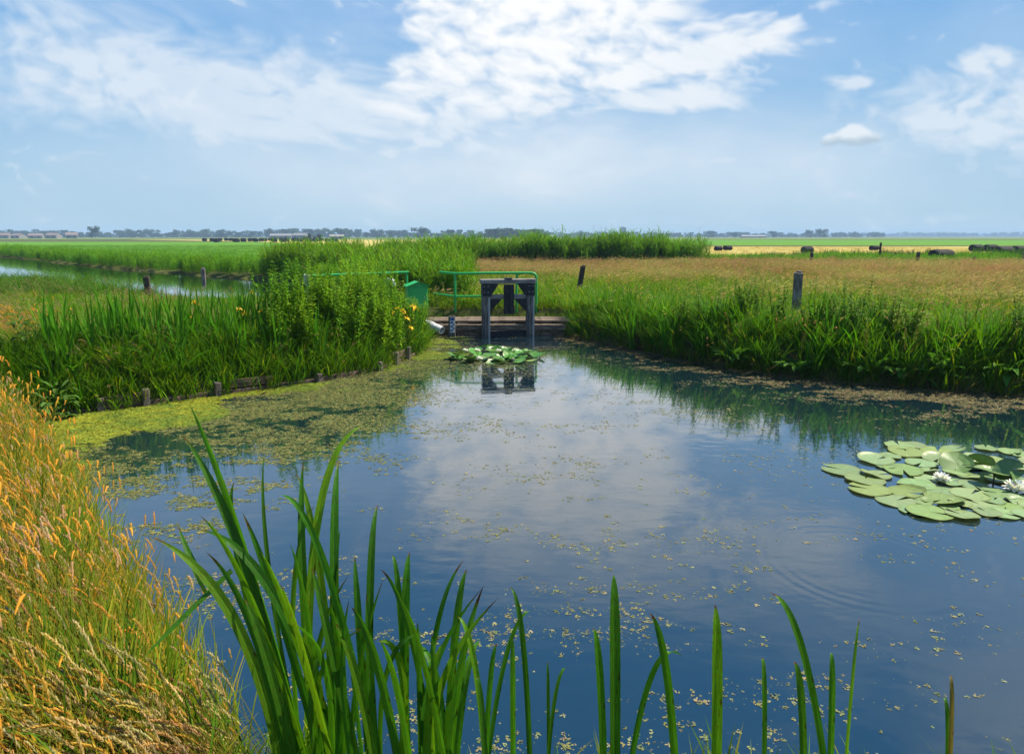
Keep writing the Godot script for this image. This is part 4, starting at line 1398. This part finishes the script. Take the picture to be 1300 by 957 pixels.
func build_right_bank():
	var poly := poly_of(RIGHT_LAND)
	var blades := []
	for k in 5: blades.append(tuft(24, 0.50, 0.013, 0.18, 0.35, 0.6, 3, Color(0.10, 0.215, 0.014), 0.3, 0.08))
	var heads := []
	for k in 5: heads.append(seed_grass(11, 0.60, 0.20, 0.12, 0.016, 20, Vector3(0.25, 0, 0.1), Color(0.26, 0.22, 0.06), [Color(0.52, 0.32, 0.19), Color(0.48, 0.35, 0.18), Color(0.44, 0.26, 0.17), Color(0.55, 0.42, 0.20), Color(0.50, 0.30, 0.19)][k], 0.002))
	var g := stuff("right_meadow_grass", "uncut meadow with orange seed heads behind the right bank", "grass")
	var sp := []
	var sh := []
	for k in 60000:
		var z := -8.0 - 33.0 * pow(rng.randf(), 1.15)
		var x := rf(-8.0, -z * 0.95 + 3.0)
		if not Geometry2D.is_point_in_polygon(Vector2(x, z), poly): continue
		if x < 1.3 and z > -16.6: continue
		var e := edge(Vector2(x, z), pond)
		var n := patch.get_noise_2d(x * 1.4, z * 1.4)
		var far := smoothstep(3.0, 19.0, e + n * 9.0)
		if sp.size() < 12000 and rng.randf() < 1.0 - 0.5 * far: sp.append([x, z, rf(0.75, 1.15), vary(Color(1.0 + 0.5 * far, 1.0, 0.9), 0.2)])
		if sh.size() < 9000 and rng.randf() < 0.06 + 0.8 * far: sh.append([x, z, rf(0.75, 1.1), vary(Color(1.0, 1.04 + 0.5 * n, 1.0), 0.24)])
	for k in 160: sp.append([rf(-1.7, 1.4), rf(-16.95, -16.3), rf(0.35, 0.6), vary(Color(1.2, 1.0, 0.9), 0.25)])
	spread(g, "blades", blades, leaf_mat, sp)
	spread(g, "heads", heads, dry_mat, sh, 0.15, Vector2.ZERO, 0.03, 2.0)
	# tall sweet-grass along the water
	var tall := []
	for k in 6: tall.append(tuft(30, 1.0, 0.017, 0.17, 0.25, 0.55, 5, [Color(0.065, 0.19, 0.012), Color(0.085, 0.215, 0.012), Color(0.05, 0.16, 0.014)][k % 3], 0.3, 0.04))
	var tg := stuff("right_bank_grass", "tall bright reed grass along the right bank", "grass")
	sp = []
	for k in 9000:
		var x := rf(0.9, 17.0)
		var z := rf(-16.5, -6.5)
		if not Geometry2D.is_point_in_polygon(Vector2(x, z), poly) or not in_view(x, z): continue
		var e := edge(Vector2(x, z), pond)
		if e > 2.4 or e < -0.02 or rng.randf() < e * 0.35: continue
		var thin := 0.55 if x < 2.2 else 1.0
		sp.append([x, z, (rf(0.55, 1.0) + 0.3 * patch.get_noise_2d(x * 7.0, z * 7.0)) * (0.62 if x < 1.9 else 0.95) * (1.0 - 0.15 * e), vary(Color(1.0 + 0.2 * e, 1.0 + 0.08 * e, 1), 0.22)])
	spread(tg, "grass", tall, leaf_mat, sp.slice(0, 1500), 0.14)
	# fallen brown stalks at the foot of the bank
	var dead := []
	for k in 3: dead.append(tuft(18, 0.42, 0.012, 0.12, 0.9, 1.2, 4, Color(0.17, 0.12, 0.055), 0.35))
	var dg := stuff("dead_stalks", "brown dead stalks at the foot of the right bank", "stalks")
	sp = []
	for k in 3000:
		var x := rf(0.9, 12.0)
		var z := rf(-16.0, -7.5)
		var e := edge(Vector2(x, z), pond)
		if e < -0.12 or e > 0.22: continue
		if not in_view(x, z): continue
		sp.append([x, z, rf(0.6, 1.0), vary(Color(1, 1, 1), 0.3)])
	spread(dg, "stalks", dead, dry_mat, sp.slice(0, 220), 0.3)
	# sword-leaved plants that stand out
	for q in [[803, 437, 13.4, 1.0, "single bright sword leaved iris standing out of the right bank grass"], [845, 446, 12.7, 0.9, "iris with upright leaves next to the bright one"], [1050, 475, 10.9, 1.0, "tall dark sword leaved plant near the square fence post"], [1035, 470, 11.3, 1.05, "second sword leaved plant by the square fence post"]]:
		var p := at_depth(q[0], q[1], q[2])
		var o := thing("iris_plant", Vector3(p.x, maxf(land(p.x, p.z), 0.05) - 0.03, p.z), q[4], "plant", "irises of the right bank")
		var s := Shape.new()
		for k in 14:
			var d := flat_dir()
			s.ribbon(curve(flat_dir() * 0.07 * rng.randf(), d, rf(0.65, 1.05) * q[3], rf(0.05, 0.32), rf(0.0, 0.2), 6), d.cross(Vector3.UP).rotated(Vector3.UP, rf(-0.9, 0.9)), rf(0.03, 0.045), vary(Color(0.07, 0.22, 0.02), 0.2), Color(-1, 0, 0), 0.25)
		part("leaves", s.mesh(), leaf_mat, o, "stuff")
	# leafy herbs between the grasses
	var herb := []
	for v in 3: herb.append(leafy(7, 1.1, 0.14, 0.16, 0.034, [Color(0.09, 0.21, 0.016), Color(0.065, 0.17, 0.02), Color(0.12, 0.22, 0.02)][v]))
	for k in 22:
		var u := rf(0.0, 1.0)
		var p := pond[11].lerp(pond[7], u) if u < 0.8 else pond[7].lerp(pond[6], rng.randf())
		p += Vector2(0.25, -0.97) * rf(-0.1, 1.1)
		if edge(p, pond) < 0.05: continue
		var o := thing("willowherb_plant", Vector3(p.x, land(p.x, p.y) - 0.03, p.y), "leafy upright herb among the tall grass of the right bank", "plant", "leafy herbs of the right bank", rf(0, TAU))
		part("foliage", herb[rng.randi() % 3], leaf_mat, o, "stuff")
		o.scale = Vector3(1, rf(0.75, 1.05), 1)
	# docks with broad leaves
	for q in [[930, 462, 11.8, 0.34, "low dock with pale broad leaves hanging over the water"], [1010, 478, 11.0, 0.3, "dark dock under the square fence post"], [1105, 470, 10.6, 0.44, "large dock with a brown seed stalk in the right bank"], [1150, 482, 10.4, 0.36, "pale tipped dock drooping to the water line"], [1190, 470, 10.3, 0.42, "wide leaved dock next to the drooping one"], [1225, 455, 10.6, 0.40, "upright dock among the grass of the right bank"], [1130, 455, 11.0, 0.40, "dock with upright leaves behind the large one"], [1275, 470, 10.0, 0.38, "dark leaved dock at the far end of the bank"]]:
		var p := at_depth(q[0], q[1], q[2] - 0.28)
		var o := thing("dock_plant", Vector3(p.x, maxf(land(p.x, p.z), 0.08), p.z), q[4], "plant", "docks of the right bank", rf(0, TAU))
		part("leaves", dock(20, q[3] * 1.1, 0.12, Color(0.075, 0.19, 0.045)), leaf_mat, o, "stuff")
		var s := Shape.new()
		for i in 2:
			var d := flat_dir()
			var pts := curve(d * 0.04, d, rf(0.75, 1.0), 0.10, 0.05, 5)
			s.ribbon(pts, flat_dir(), 0.014, Color(0.08, 0.12, 0.03))
			for k in 90:
				var t := 0.45 + 0.54 * rng.randf()
				var qq: Vector3 = (pts[int(t * 5)] as Vector3).lerp(pts[mini(5, int(t * 5) + 1)], t * 5 - int(t * 5))
				var e := flat_dir()
				s.ribbon([qq, qq + e * 0.03 + Vector3.UP * 0.02], e.cross(Vector3.UP), 0.02, vary(Color(0.15, 0.17, 0.04), 0.25))
		part("seed_stalk", s.mesh(), leaf_mat, o, "stuff")

# ---------------------------------------------------------------- on the water
func build_floating():
	var fn := FastNoiseLite.new(); fn.seed = 40; fn.frequency = 0.55; fn.fractal_octaves = 4
	var fine := FastNoiseLite.new(); fine.seed = 41; fine.frequency = 2.6; fine.fractal_octaves = 3
	# a floating crumb: a ragged little star of leaflets lying on the water
	var bits := []
	for v in 4:
		var s := Shape.new()
		for k in 7:
			var p := flat_dir() * 0.022 * sqrt(rng.randf()) + Vector3.UP * rf(0.002, 0.006)
			var a := flat_dir() * rf(0.006, 0.013)
			var b := a.rotated(Vector3.UP, 1.57) * rf(0.6, 1.0)
			var tilt := Vector3.UP * rf(-0.002, 0.003)
			var c := vary(Color(1, 1, 1), 0.25)
			var i := s.vert(p - a, c)
			s.vert(p + b + tilt, c); s.vert(p + a, c); s.vert(p - b - tilt, c)
			s.quad(i, i + 1, i + 2, i + 3)
		bits.append(s.mesh())
	var weed := stuff("duckweed", "yellow green duckweed mat along the iris bank", "duckweed")
	var crumbs := stuff("floating_weed", "pale floating weed crumbs scattered over the pond", "pondweed")
	var rot := stuff("rotting_weed", "brown matted weed along the right bank", "pondweed")
	var mat := vcol(0.7, 0.3, 0.3)
	var a_spots := []
	var b_spots := []
	var c_spots := []
	var left_edge := PackedVector2Array([pond[21], pond[20], pond[19], pond[18], pond[17], pond[16], pond[15]])
	var right_edge := PackedVector2Array([pond[7], pond[8], pond[9], pond[10], pond[11], pond[12], pond[13]])
	for k in 1300000:
		if a_spots.size() > 60000 and b_spots.size() > 42000 and c_spots.size() > 15000: break
		var x := rf(-6.1, 11.0)
		var z := rf(-15.4, -2.2)
		var dl := 1e9
		for i in left_edge.size() - 1:
			dl = minf(dl, Vector2(x, z).distance_to(Geometry2D.get_closest_point_to_segment(Vector2(x, z), left_edge[i], left_edge[i + 1])))
		var n := fn.get_noise_2d(x * 0.8, z * 1.6)
		var f := fine.get_noise_2d(x, z * 1.5)
		# thick mat in the left corner and along the iris bank, broken further out
		var mat_w := smoothstep(-3.0, -4.6, x) * 2.1 + 0.05 + 0.45 * smoothstep(-12.0, -13.2, z)
		var dense := clampf((mat_w - dl) * 1.1 + n * 1.9 + f * 0.7 + 0.05, 0.0, 1.0) if x < -0.8 else 0.0
		var ragged := clampf((4.8 - dl) * 0.33 + n * 1.4 + f * 1.0 - 0.25, 0.0, 1.0) * smoothstep(-0.6, -2.4, x) if z < -4.4 else 0.0
		var open_w := clampf(n * 1.1 + f * 0.9 - 0.10 + (0.18 if z > -4.6 and x < 0.8 else 0.0), 0.0, 0.6) * 0.55
		if x > 1.6 and z > -8.0: open_w *= 0.35
		# round the far lilies
		open_w = maxf(open_w, 0.9 * exp(-pow((x + 0.3) / 1.1, 2.0) - pow((z + 12.1) / 1.1, 2.0)) * (0.7 + f + n))
		var roll := rng.randf()
		if roll > maxf(dense, maxf(ragged * 0.6, open_w)):
			# brown weed hugging the right bank
			if x > 0.4 and rng.randf() < 0.5 and c_spots.size() <= 15000:
				var dr := 1e9
				for i in right_edge.size() - 1:
					dr = minf(dr, Vector2(x, z).distance_to(Geometry2D.get_closest_point_to_segment(Vector2(x, z), right_edge[i], right_edge[i + 1])))
				var far := 0.7 + clampf((x - 1.5) * 0.18, 0.0, 0.7)
				if rng.randf() < clampf(1.1 - dr / far + n * 1.3 + f * 0.9 - 0.25, 0, 1) and Geometry2D.is_point_in_polygon(Vector2(x, z), pond):
					c_spots.append([x, z, rf(0.4, 1.0), vary(Color(0.19, 0.145, 0.07).lerp(Color(0.12, 0.12, 0.04), rng.randf()), 0.35), 0.0])
			continue
		if not Geometry2D.is_point_in_polygon(Vector2(x, z), pond): continue
		if roll < dense and a_spots.size() <= 60000:
			a_spots.append([x, z, rf(0.8, 1.6), vary(Color(0.23, 0.26, 0.02).lerp(Color(0.12, 0.18, 0.02), clampf(0.5 + n + f, 0, 1)), 0.28), 0.0])
		elif roll < ragged * 0.6 and a_spots.size() <= 60000:
			a_spots.append([x, z, rf(0.3, 0.85), vary(Color(0.20, 0.21, 0.06).lerp(Color(0.10, 0.12, 0.035), rng.randf()), 0.35), 0.0])
		elif b_spots.size() <= 42000:
			b_spots.append([x, z, 0.12 + 0.62 * pow(rng.randf(), 3.0), vary(Color(0.24, 0.235, 0.12).lerp(Color(0.13, 0.15, 0.05), rng.randf()), 0.3), 0.0])
	print("floating ", a_spots.size(), " ", b_spots.size(), " ", c_spots.size())
	spread(weed, "duckweed", bits, mat, a_spots, 0.02, Vector2.ZERO, 0.0)
	spread(crumbs, "weed", bits, mat, b_spots, 0.02, Vector2.ZERO, 0.0)
	spread(rot, "weed", bits, mat, c_spots, 0.05, Vector2.ZERO, 0.0)

func build_lilies():
	var mat := vcol(0.36, 0.2, 0.45)
	var petal := vcol(0.5, 0.35, 0.4)
	var t := thing("water_lily", at_pixel(1180, 605, 0.0), "spread of round pale green lily pads with two white flowers", "water lily")
	var base := t.position
	# pads: [x, y, width] in pixels of the photograph
	for q in [[1069, 598, 48], [1113, 585, 44], [1142, 567, 36], [1151, 575, 44], [1147, 598, 47], [1099, 610, 50], [1113, 604, 36], [1104, 623, 50], [1170, 589, 38], [1192, 584, 38], [1226, 591, 38], [1164, 616, 43], [1151, 626, 42], [1196, 626, 46], [1138, 637, 46], [1196, 636, 50], [1233, 629, 44], [1245, 642, 42], [1160, 649, 34], [1180, 652, 50], [1221, 655, 38], [1254, 652, 30], [1273, 653, 36], [1270, 628, 40], [1287, 633, 34], [1236, 617, 34], [1208, 613, 30], [1270, 610, 32], [1289, 609, 30], [1296, 595, 26], [1238, 581, 26], [1265, 585, 28], [1191, 575, 40], [1277, 645, 40], [1296, 638, 30], [1176, 608, 30], [1250, 592, 30], [1312, 622, 44], [1330, 606, 40], [1322, 645, 44], [1345, 630, 44], [1318, 590, 36], [1215, 600, 30], [1130, 580, 26], [1160, 566, 30], [1210, 571, 26], [1228, 604, 26], [1252, 570, 24], [1282, 574, 26], [1300, 578, 26], [1125, 593, 24], [1180, 598, 24], [1220, 640, 26], [1262, 637, 26], [1205, 645, 24], [1304, 655, 30], [1170, 637, 26]]:
		var p := at_pixel(q[0], q[1], 0.0)
		var r: float = q[2] * 0.5 / LENS * Vector3(p.x, EYE, p.z).length() * 0.84
		var lift := rf(0.0, 0.05) if rng.randf() < 0.8 else rf(0.12, 0.4)
		var m := pad_mesh(r, lift, vary(Color(0.17, 0.25, 0.10) if rng.randf() < 0.85 else Color(0.16, 0.235, 0.065), 0.16))
		var o := part("pad", m, mat, t)
		o.position = p - base + Vector3.UP * rf(0.002, 0.012)
		o.rotation = Vector3(rf(-0.02, 0.02), rf(0, TAU), rf(-0.02, 0.02))
	# leaves standing out of the water on stalks
	for q in [[1262, 600, 34, 0.10, 0.25, 0.1], [1281, 597, 26, 0.13, 0.9, 0.5], [1214, 588, 30, 0.06, 0.5, -0.3], [1244, 588, 26, 0.05, 0.6, 0.4], [1292, 611, 22, 0.07, 0.8, 0.3]]:
		var p := at_pixel(q[0], q[1], q[3])
		var r: float = q[2] * 0.5 / LENS * Vector3(p.x, EYE, p.z).length()
		var o := part("raised_pad", pad_mesh(r, 0.35, vary(Color(0.10, 0.19, 0.055), 0.15)), mat, t)
		o.position = p - base
		o.rotation = Vector3(q[4], rf(0, TAU), q[5])
		var st := Shape.new()
		st.tube([p - base, p - base + Vector3(0.01, -q[3] * 0.5, 0), Vector3(p.x - base.x, -0.05, p.z - base.z)], [0.006, 0.007, 0.008], Color(0.10, 0.07, 0.03), 6)
		part("stalk", st.mesh(), mat, t)
	for q in [[1196, 608, 0.155], [1291, 622, 0.21]]:
		var p := at_pixel(q[0], q[1], 0.03)
		var parts := lily_flower(q[2])
		var f := part("flower", parts[0], petal, t)
		f.position = p - base + Vector3.DOWN * 0.01
		part("stamens", parts[1], petal, f)

	var t2 := thing("water_lily", at_pixel(632, 455, 0.0), "crowded dark green lily leaves with white flowers before the sluice", "water lily")
	base = t2.position
	for k in 74:
		var a := rf(0, TAU)
		var rr := sqrt(rng.randf())
		var p := Vector3(cos(a) * rr * 0.86, rf(0.005, 0.07), sin(a) * rr * 0.62 - 0.02)
		var up := rng.randf() < 0.62
		var o := part("pad", pad_mesh(rf(0.085, 0.135), rf(0.1, 0.5), vary(Color(0.065, 0.18, 0.022) if up else Color(0.14, 0.24, 0.07), 0.25)), mat, t2)
		o.position = p + (Vector3.UP * rf(0.01, 0.06) if up else Vector3.DOWN * (p.y - 0.008))
		o.rotation = Vector3(rf(-0.3, 0.3), rf(0, TAU), rf(-0.3, 0.3)) if up else Vector3(0, rf(0, TAU), 0)
		if up:
			var st := Shape.new()
			st.tube([o.position, Vector3(o.position.x + 0.01, -0.05, o.position.z)], [0.005, 0.007], Color(0.10, 0.09, 0.03), 5)
			part("stalk", st.mesh(), mat, t2)
	for q in [[591, 446, 0.12], [606, 446, 0.13], [609, 456, 0.12], [633, 446, 0.11]]:
		var p := at_pixel(q[0], q[1], 0.10)
		var parts := lily_flower(q[2])
		var f := part("flower", parts[0], petal, t2)
		f.position = p - base
		part("stamens", parts[1], petal, f)

# ---------------------------------------------------------------- near the camera
func build_near_grass():
	# golden grass of the near left bank, leaning to the left in the wind
	var W := Vector3(-0.8, 0, -0.12)
	var heads := []
	var cols := [Color(0.56, 0.32, 0.045), Color(0.60, 0.38, 0.08), Color(0.48, 0.34, 0.18), Color(0.58, 0.46, 0.25), Color(0.58, 0.35, 0.055), Color(0.40, 0.25, 0.14)]
	for k in 6: heads.append(seed_grass(6, [0.84, 0.5, 0.66, 0.42, 0.74, 0.58][k], 0.10, rf(0.08, 0.15), 0.0068, 80, W * [1.0, 1.5, 1.2, 1.5, 1.0, 1.3][k], Color(0.20, 0.22, 0.03), cols[k], 0.0012))
	var blades := []
	for k in 5:
		var s := Shape.new()
		for i in 24:
			var d := (flat_dir() * 0.6 + W * 0.9).normalized()
			var l := rf(0.28, 0.56)
			var c := vary([Color(0.16, 0.19, 0.014), Color(0.08, 0.15, 0.011), Color(0.32, 0.235, 0.04)][i % 3], 0.22)
			s.ribbon(curve(flat_dir() * 0.10 * sqrt(rng.randf()), d, l, rf(0.1, 0.55), rf(0.3, 0.95), 6), d.cross(Vector3.UP).rotated(Vector3.UP, rf(-0.7, 0.7)), rf(0.0035, 0.0075), c)
		blades.append(s.mesh())
	var g := stuff("near_bank_grass", "golden seeding grass blown over on the near left bank", "grass")
	var sb := []
	var sh := []
	for k in 30000:
		var z := -0.7 - 9.5 * pow(rng.randf(), 1.1)
		var x := rf(z * 0.98 - 1.6, -0.2)
		if z < -7.4 and x > -6.2: continue
		if x < -13.0 : continue
		var e := edge(Vector2(x, z), pond)
		if e < 0.02: continue
		if z > -2.4 and x > -0.95 - 0.5 * rng.randf(): continue
		if sb.size() < 6000: sb.append([x, z, rf(0.75, 1.15), vary(Color(1.0 + 0.7 * patch.get_noise_2d(x * 6.0, z * 6.0), 1.0, 0.9), 0.25)])
		if sh.size() < 8600 and rng.randf() < 0.75 + 0.9 * patch.get_noise_2d(x * 5.0, z * 5.0): sh.append([x, z, rf(0.72, 1.1), vary(Color(1, 1, 1), 0.18)])
	spread(g, "blades", blades, leaf_mat, sb, 0.15, Vector2.ZERO, 0.02, 1.2)
	spread(g, "heads", heads, dry_mat, sh, 0.18, Vector2.ZERO, 0.02, 1.2)
	# shorter flowering stems along the rim of the bank
	var short := []
	for k in 4: short.append(seed_grass(6, [0.36, 0.46, 0.30, 0.40][k], 0.11, rf(0.08, 0.13), 0.0068, 70, W * 1.4, Color(0.24, 0.22, 0.035), cols[k], 0.0012))
	var ss := []
	for k in 12000:
		var z := -0.9 - 4.6 * rng.randf()
		var x := rf(z * 0.9 - 0.4, -0.2)
		var e := edge(Vector2(x, z), pond)
		if e < 0.0 or e > 1.9 or ss.size() >= 2200: continue
		if z > -2.4 and x > -0.75: continue
		ss.append([x, z, rf(0.7, 1.1), vary(Color(0.82, 0.80, 0.62), 0.25)])
	spread(g, "heads", short, dry_mat, ss, 0.18, Vector2.ZERO, 0.02, 1.2)
	# short green grass at the foot of the near bank
	var low := []
	for k in 4: low.append(tuft(26, 0.30, 0.007, 0.12, 0.4, 0.6, 4, Color(0.07, 0.16, 0.014), 0.3, 0.12))
	var lg := stuff("shore_grass", "short green grass on the shore at the viewer's feet", "grass")
	var sl := []
	for k in 5000:
		var x := rf(-2.6, 4.2)
		var z := rf(-2.5, -0.9)
		var e := edge(Vector2(x, z), pond)
		if e < -0.05: continue
		sl.append([x, z, rf(0.6, 1.0), vary(Color(1, 1, 1), 0.25)])
	spread(lg, "grass", low, leaf_mat, sl.slice(0, 900), 0.2)

func build_near_leaves():
	# each plant is a list of leaves: [tip x, tip y, middle x, middle y, foot x, width in pixels, distance of the tip, of the foot]
	var plants := [
		["large clump of sword leaves leaning over the water beside the golden grass", [[240, 513, 302, 675, 408, 17, 2.30, 1.95], [229, 549, 305, 700, 398, 15, 2.25, 1.95], [191, 681, 296, 785, 362, 17, 1.95, 1.85], [253, 654, 318, 760, 408, 14, 2.0, 1.9], [247, 672, 345, 752, 450, 15, 2.05, 1.9], [298, 610, 304, 720, 392, 12, 2.2, 2.0], [335, 573, 342, 730, 398, 7, 2.3, 2.05], [307, 650, 352, 770, 428, 13, 2.15, 1.98], [385, 583, 384, 730, 405, 13, 2.3, 2.05], [462, 540, 404, 655, 392, 13, 2.35, 2.05], [430, 583, 424, 705, 428, 14, 2.3, 2.0], [350, 630, 408, 705, 492, 11, 2.05, 1.9], [432, 672, 426, 775, 438, 12, 2.2, 2.0], [260, 700, 320, 800, 372, 12, 1.9, 1.82], [310, 760, 340, 840, 390, 15, 1.85, 1.8], [400, 640, 372, 760, 388, 12, 2.3, 2.05], [375, 600, 405, 720, 432, 11, 2.35, 2.1], [330, 700, 372, 800, 440, 15, 1.95, 1.85], [368, 690, 392, 800, 412, 14, 2.0, 1.9], [396, 720, 420, 820, 470, 14, 1.95, 1.85], [355, 740, 385, 830, 440, 16, 1.85, 1.8]]],
		["second clump of sword leaves with brown tips next to the large one", [[480, 640, 470, 740, 468, 12, 2.3, 2.05], [520, 700, 514, 790, 512, 15, 2.1, 1.95], [497, 705, 508, 775, 520, 10, 2.1, 1.98], [482, 722, 522, 810, 560, 10, 2.0, 1.9], [450, 705, 456, 800, 472, 12, 2.1, 1.95], [530, 790, 532, 860, 534, 11, 1.95, 1.9], [590, 710, 552, 810, 532, 9, 2.2, 2.0], [593, 722, 578, 805, 560, 15, 2.1, 1.92], [548, 805, 552, 870, 560, 10, 1.9, 1.85], [445, 770, 480, 850, 520, 15, 1.85, 1.8], [480, 810, 505, 880, 530, 15, 1.8, 1.78], [465, 752, 470, 850, 480, 12, 1.9, 1.85], [508, 760, 540, 850, 580, 12, 1.9, 1.82], [425, 790, 455, 870, 490, 14, 1.82, 1.78]]],
		["sparse clump of thin crossing sword leaves with brown points", [[579, 782, 603, 845, 622, 10, 1.95, 1.85], [646, 745, 664, 815, 676, 9, 2.05, 1.92], [676, 775, 642, 835, 606, 10, 2.1, 1.95], [632, 817, 622, 870, 612, 9, 1.95, 1.88], [651, 810, 651, 870, 652, 10, 1.95, 1.88], [695, 840, 696, 890, 698, 6, 2.0, 1.95], [721, 848, 704, 890, 690, 8, 2.0, 1.9], [605, 860, 612, 900, 622, 10, 1.85, 1.8]]],
		["pair of broad upright sword leaves with orange points", [[779, 729, 781, 815, 784, 21, 1.85, 1.75], [753, 797, 762, 860, 772, 14, 1.85, 1.78], [824, 778, 846, 850, 868, 13, 1.9, 1.8], [866, 833, 826, 862, 790, 11, 1.95, 1.85]]],
		["single broad sword leaf standing by itself with a low shoot", [[908, 767, 911, 850, 914, 20, 1.8, 1.72], [967, 836, 971, 880, 976, 10, 1.85, 1.78]]],
		["slanting sword leaf crossing short brown tipped shoots", [[975, 753, 1018, 820, 1072, 13, 1.9, 1.78], [1055, 829, 1057, 880, 1060, 11, 1.85, 1.78], [1007, 840, 1018, 890, 1030, 13, 1.85, 1.78], [1092, 783, 1083, 860, 1076, 5, 2.0, 1.85]]],
		["lone short shoot with a brown point at the right shore", [[1206, 857, 1209, 900, 1214, 7, 1.95, 1.85], [1196, 885, 1204, 920, 1210, 7, 1.95, 1.85]]],
		["bent dark leaves lying in the golden grass", [[180, 836, 236, 780, 294, 12, 1.75, 1.95], [226, 668, 240, 704, 262, 9, 2.2, 2.05], [234, 690, 246, 722, 262, 8, 2.2, 2.05]]]]
	for k in 10:
		var fx := rf(385.0, 470.0)
		plants[0][1].append([fx + rf(-95, 60), rf(700, 850), fx + rf(-40, 25), rf(850, 890), fx, rf(9, 16), rf(1.8, 2.1), rf(1.78, 1.95)])
	for k in 9:
		var fx := rf(480.0, 580.0)
		plants[1][1].append([fx + rf(-50, 60), rf(740, 860), fx + rf(-22, 25), rf(850, 895), fx, rf(8, 15), rf(1.8, 2.15), rf(1.78, 1.95)])
	for pi in plants.size():
		var pl: Array = plants[pi]
		var first: Array = pl[1][0]
		var foot := at_depth(first[4], 985, first[7])
		foot.y = land(foot.x, foot.z)
		var lying := pi == 7
		if lying:
			foot = at_depth(266, 835, 1.85)
		var t := thing("sword_leaf_plant", foot, pl[0], "plant", "sword leaved plants on the near shore")
		for q in pl[1]:
			var tip := at_depth(q[0], q[1], q[6])
			var mid := at_depth(q[2], q[3], (q[6] * 0.45 + q[7] * 0.55))
			var bottom := at_depth(q[4], 960, q[7])
			if lying:
				bottom = at_depth(q[4], q[1] + (q[3] - q[1]) * 2.0, q[7])
			else:
				bottom.y = minf(bottom.y, land(bottom.x, bottom.z)) - 0.03
			var pts := []
			for k in 22:
				var s := k / 21.0
				# quadratic that passes through the middle point at 0.55
				var c: Vector3 = (mid - bottom * 0.2025 - tip * 0.3025) / 0.495
				pts.append(bottom * (1 - s) * (1 - s) + c * 2.0 * s * (1 - s) + tip * s * s - foot)
			var s2 := Shape.new()
			var w: float = q[5] / LENS * (q[6] + q[7]) * 0.5
			var col := vary(Color(0.090, 0.29, 0.018), 0.24)
			if rng.randf() < 0.22: col = vary(Color(0.19, 0.42, 0.018), 0.2)
			if q[1] > 700 and rng.randf() < 0.03: col = vary(Color(0.26, 0.20, 0.06), 0.25)
			var brown := Color(0.14, 0.06, 0.015) if pi > 0 else Color(0.16, 0.12, 0.02)
			var side := Vector3(1, 0, rf(-0.7, 0.7)).normalized()
			s2.ribbon(pts, side, w * 0.85, col, brown, 0.22, rf(0.03, 0.11), 0.9)
			part("leaf", s2.mesh(), gloss_leaf, t)
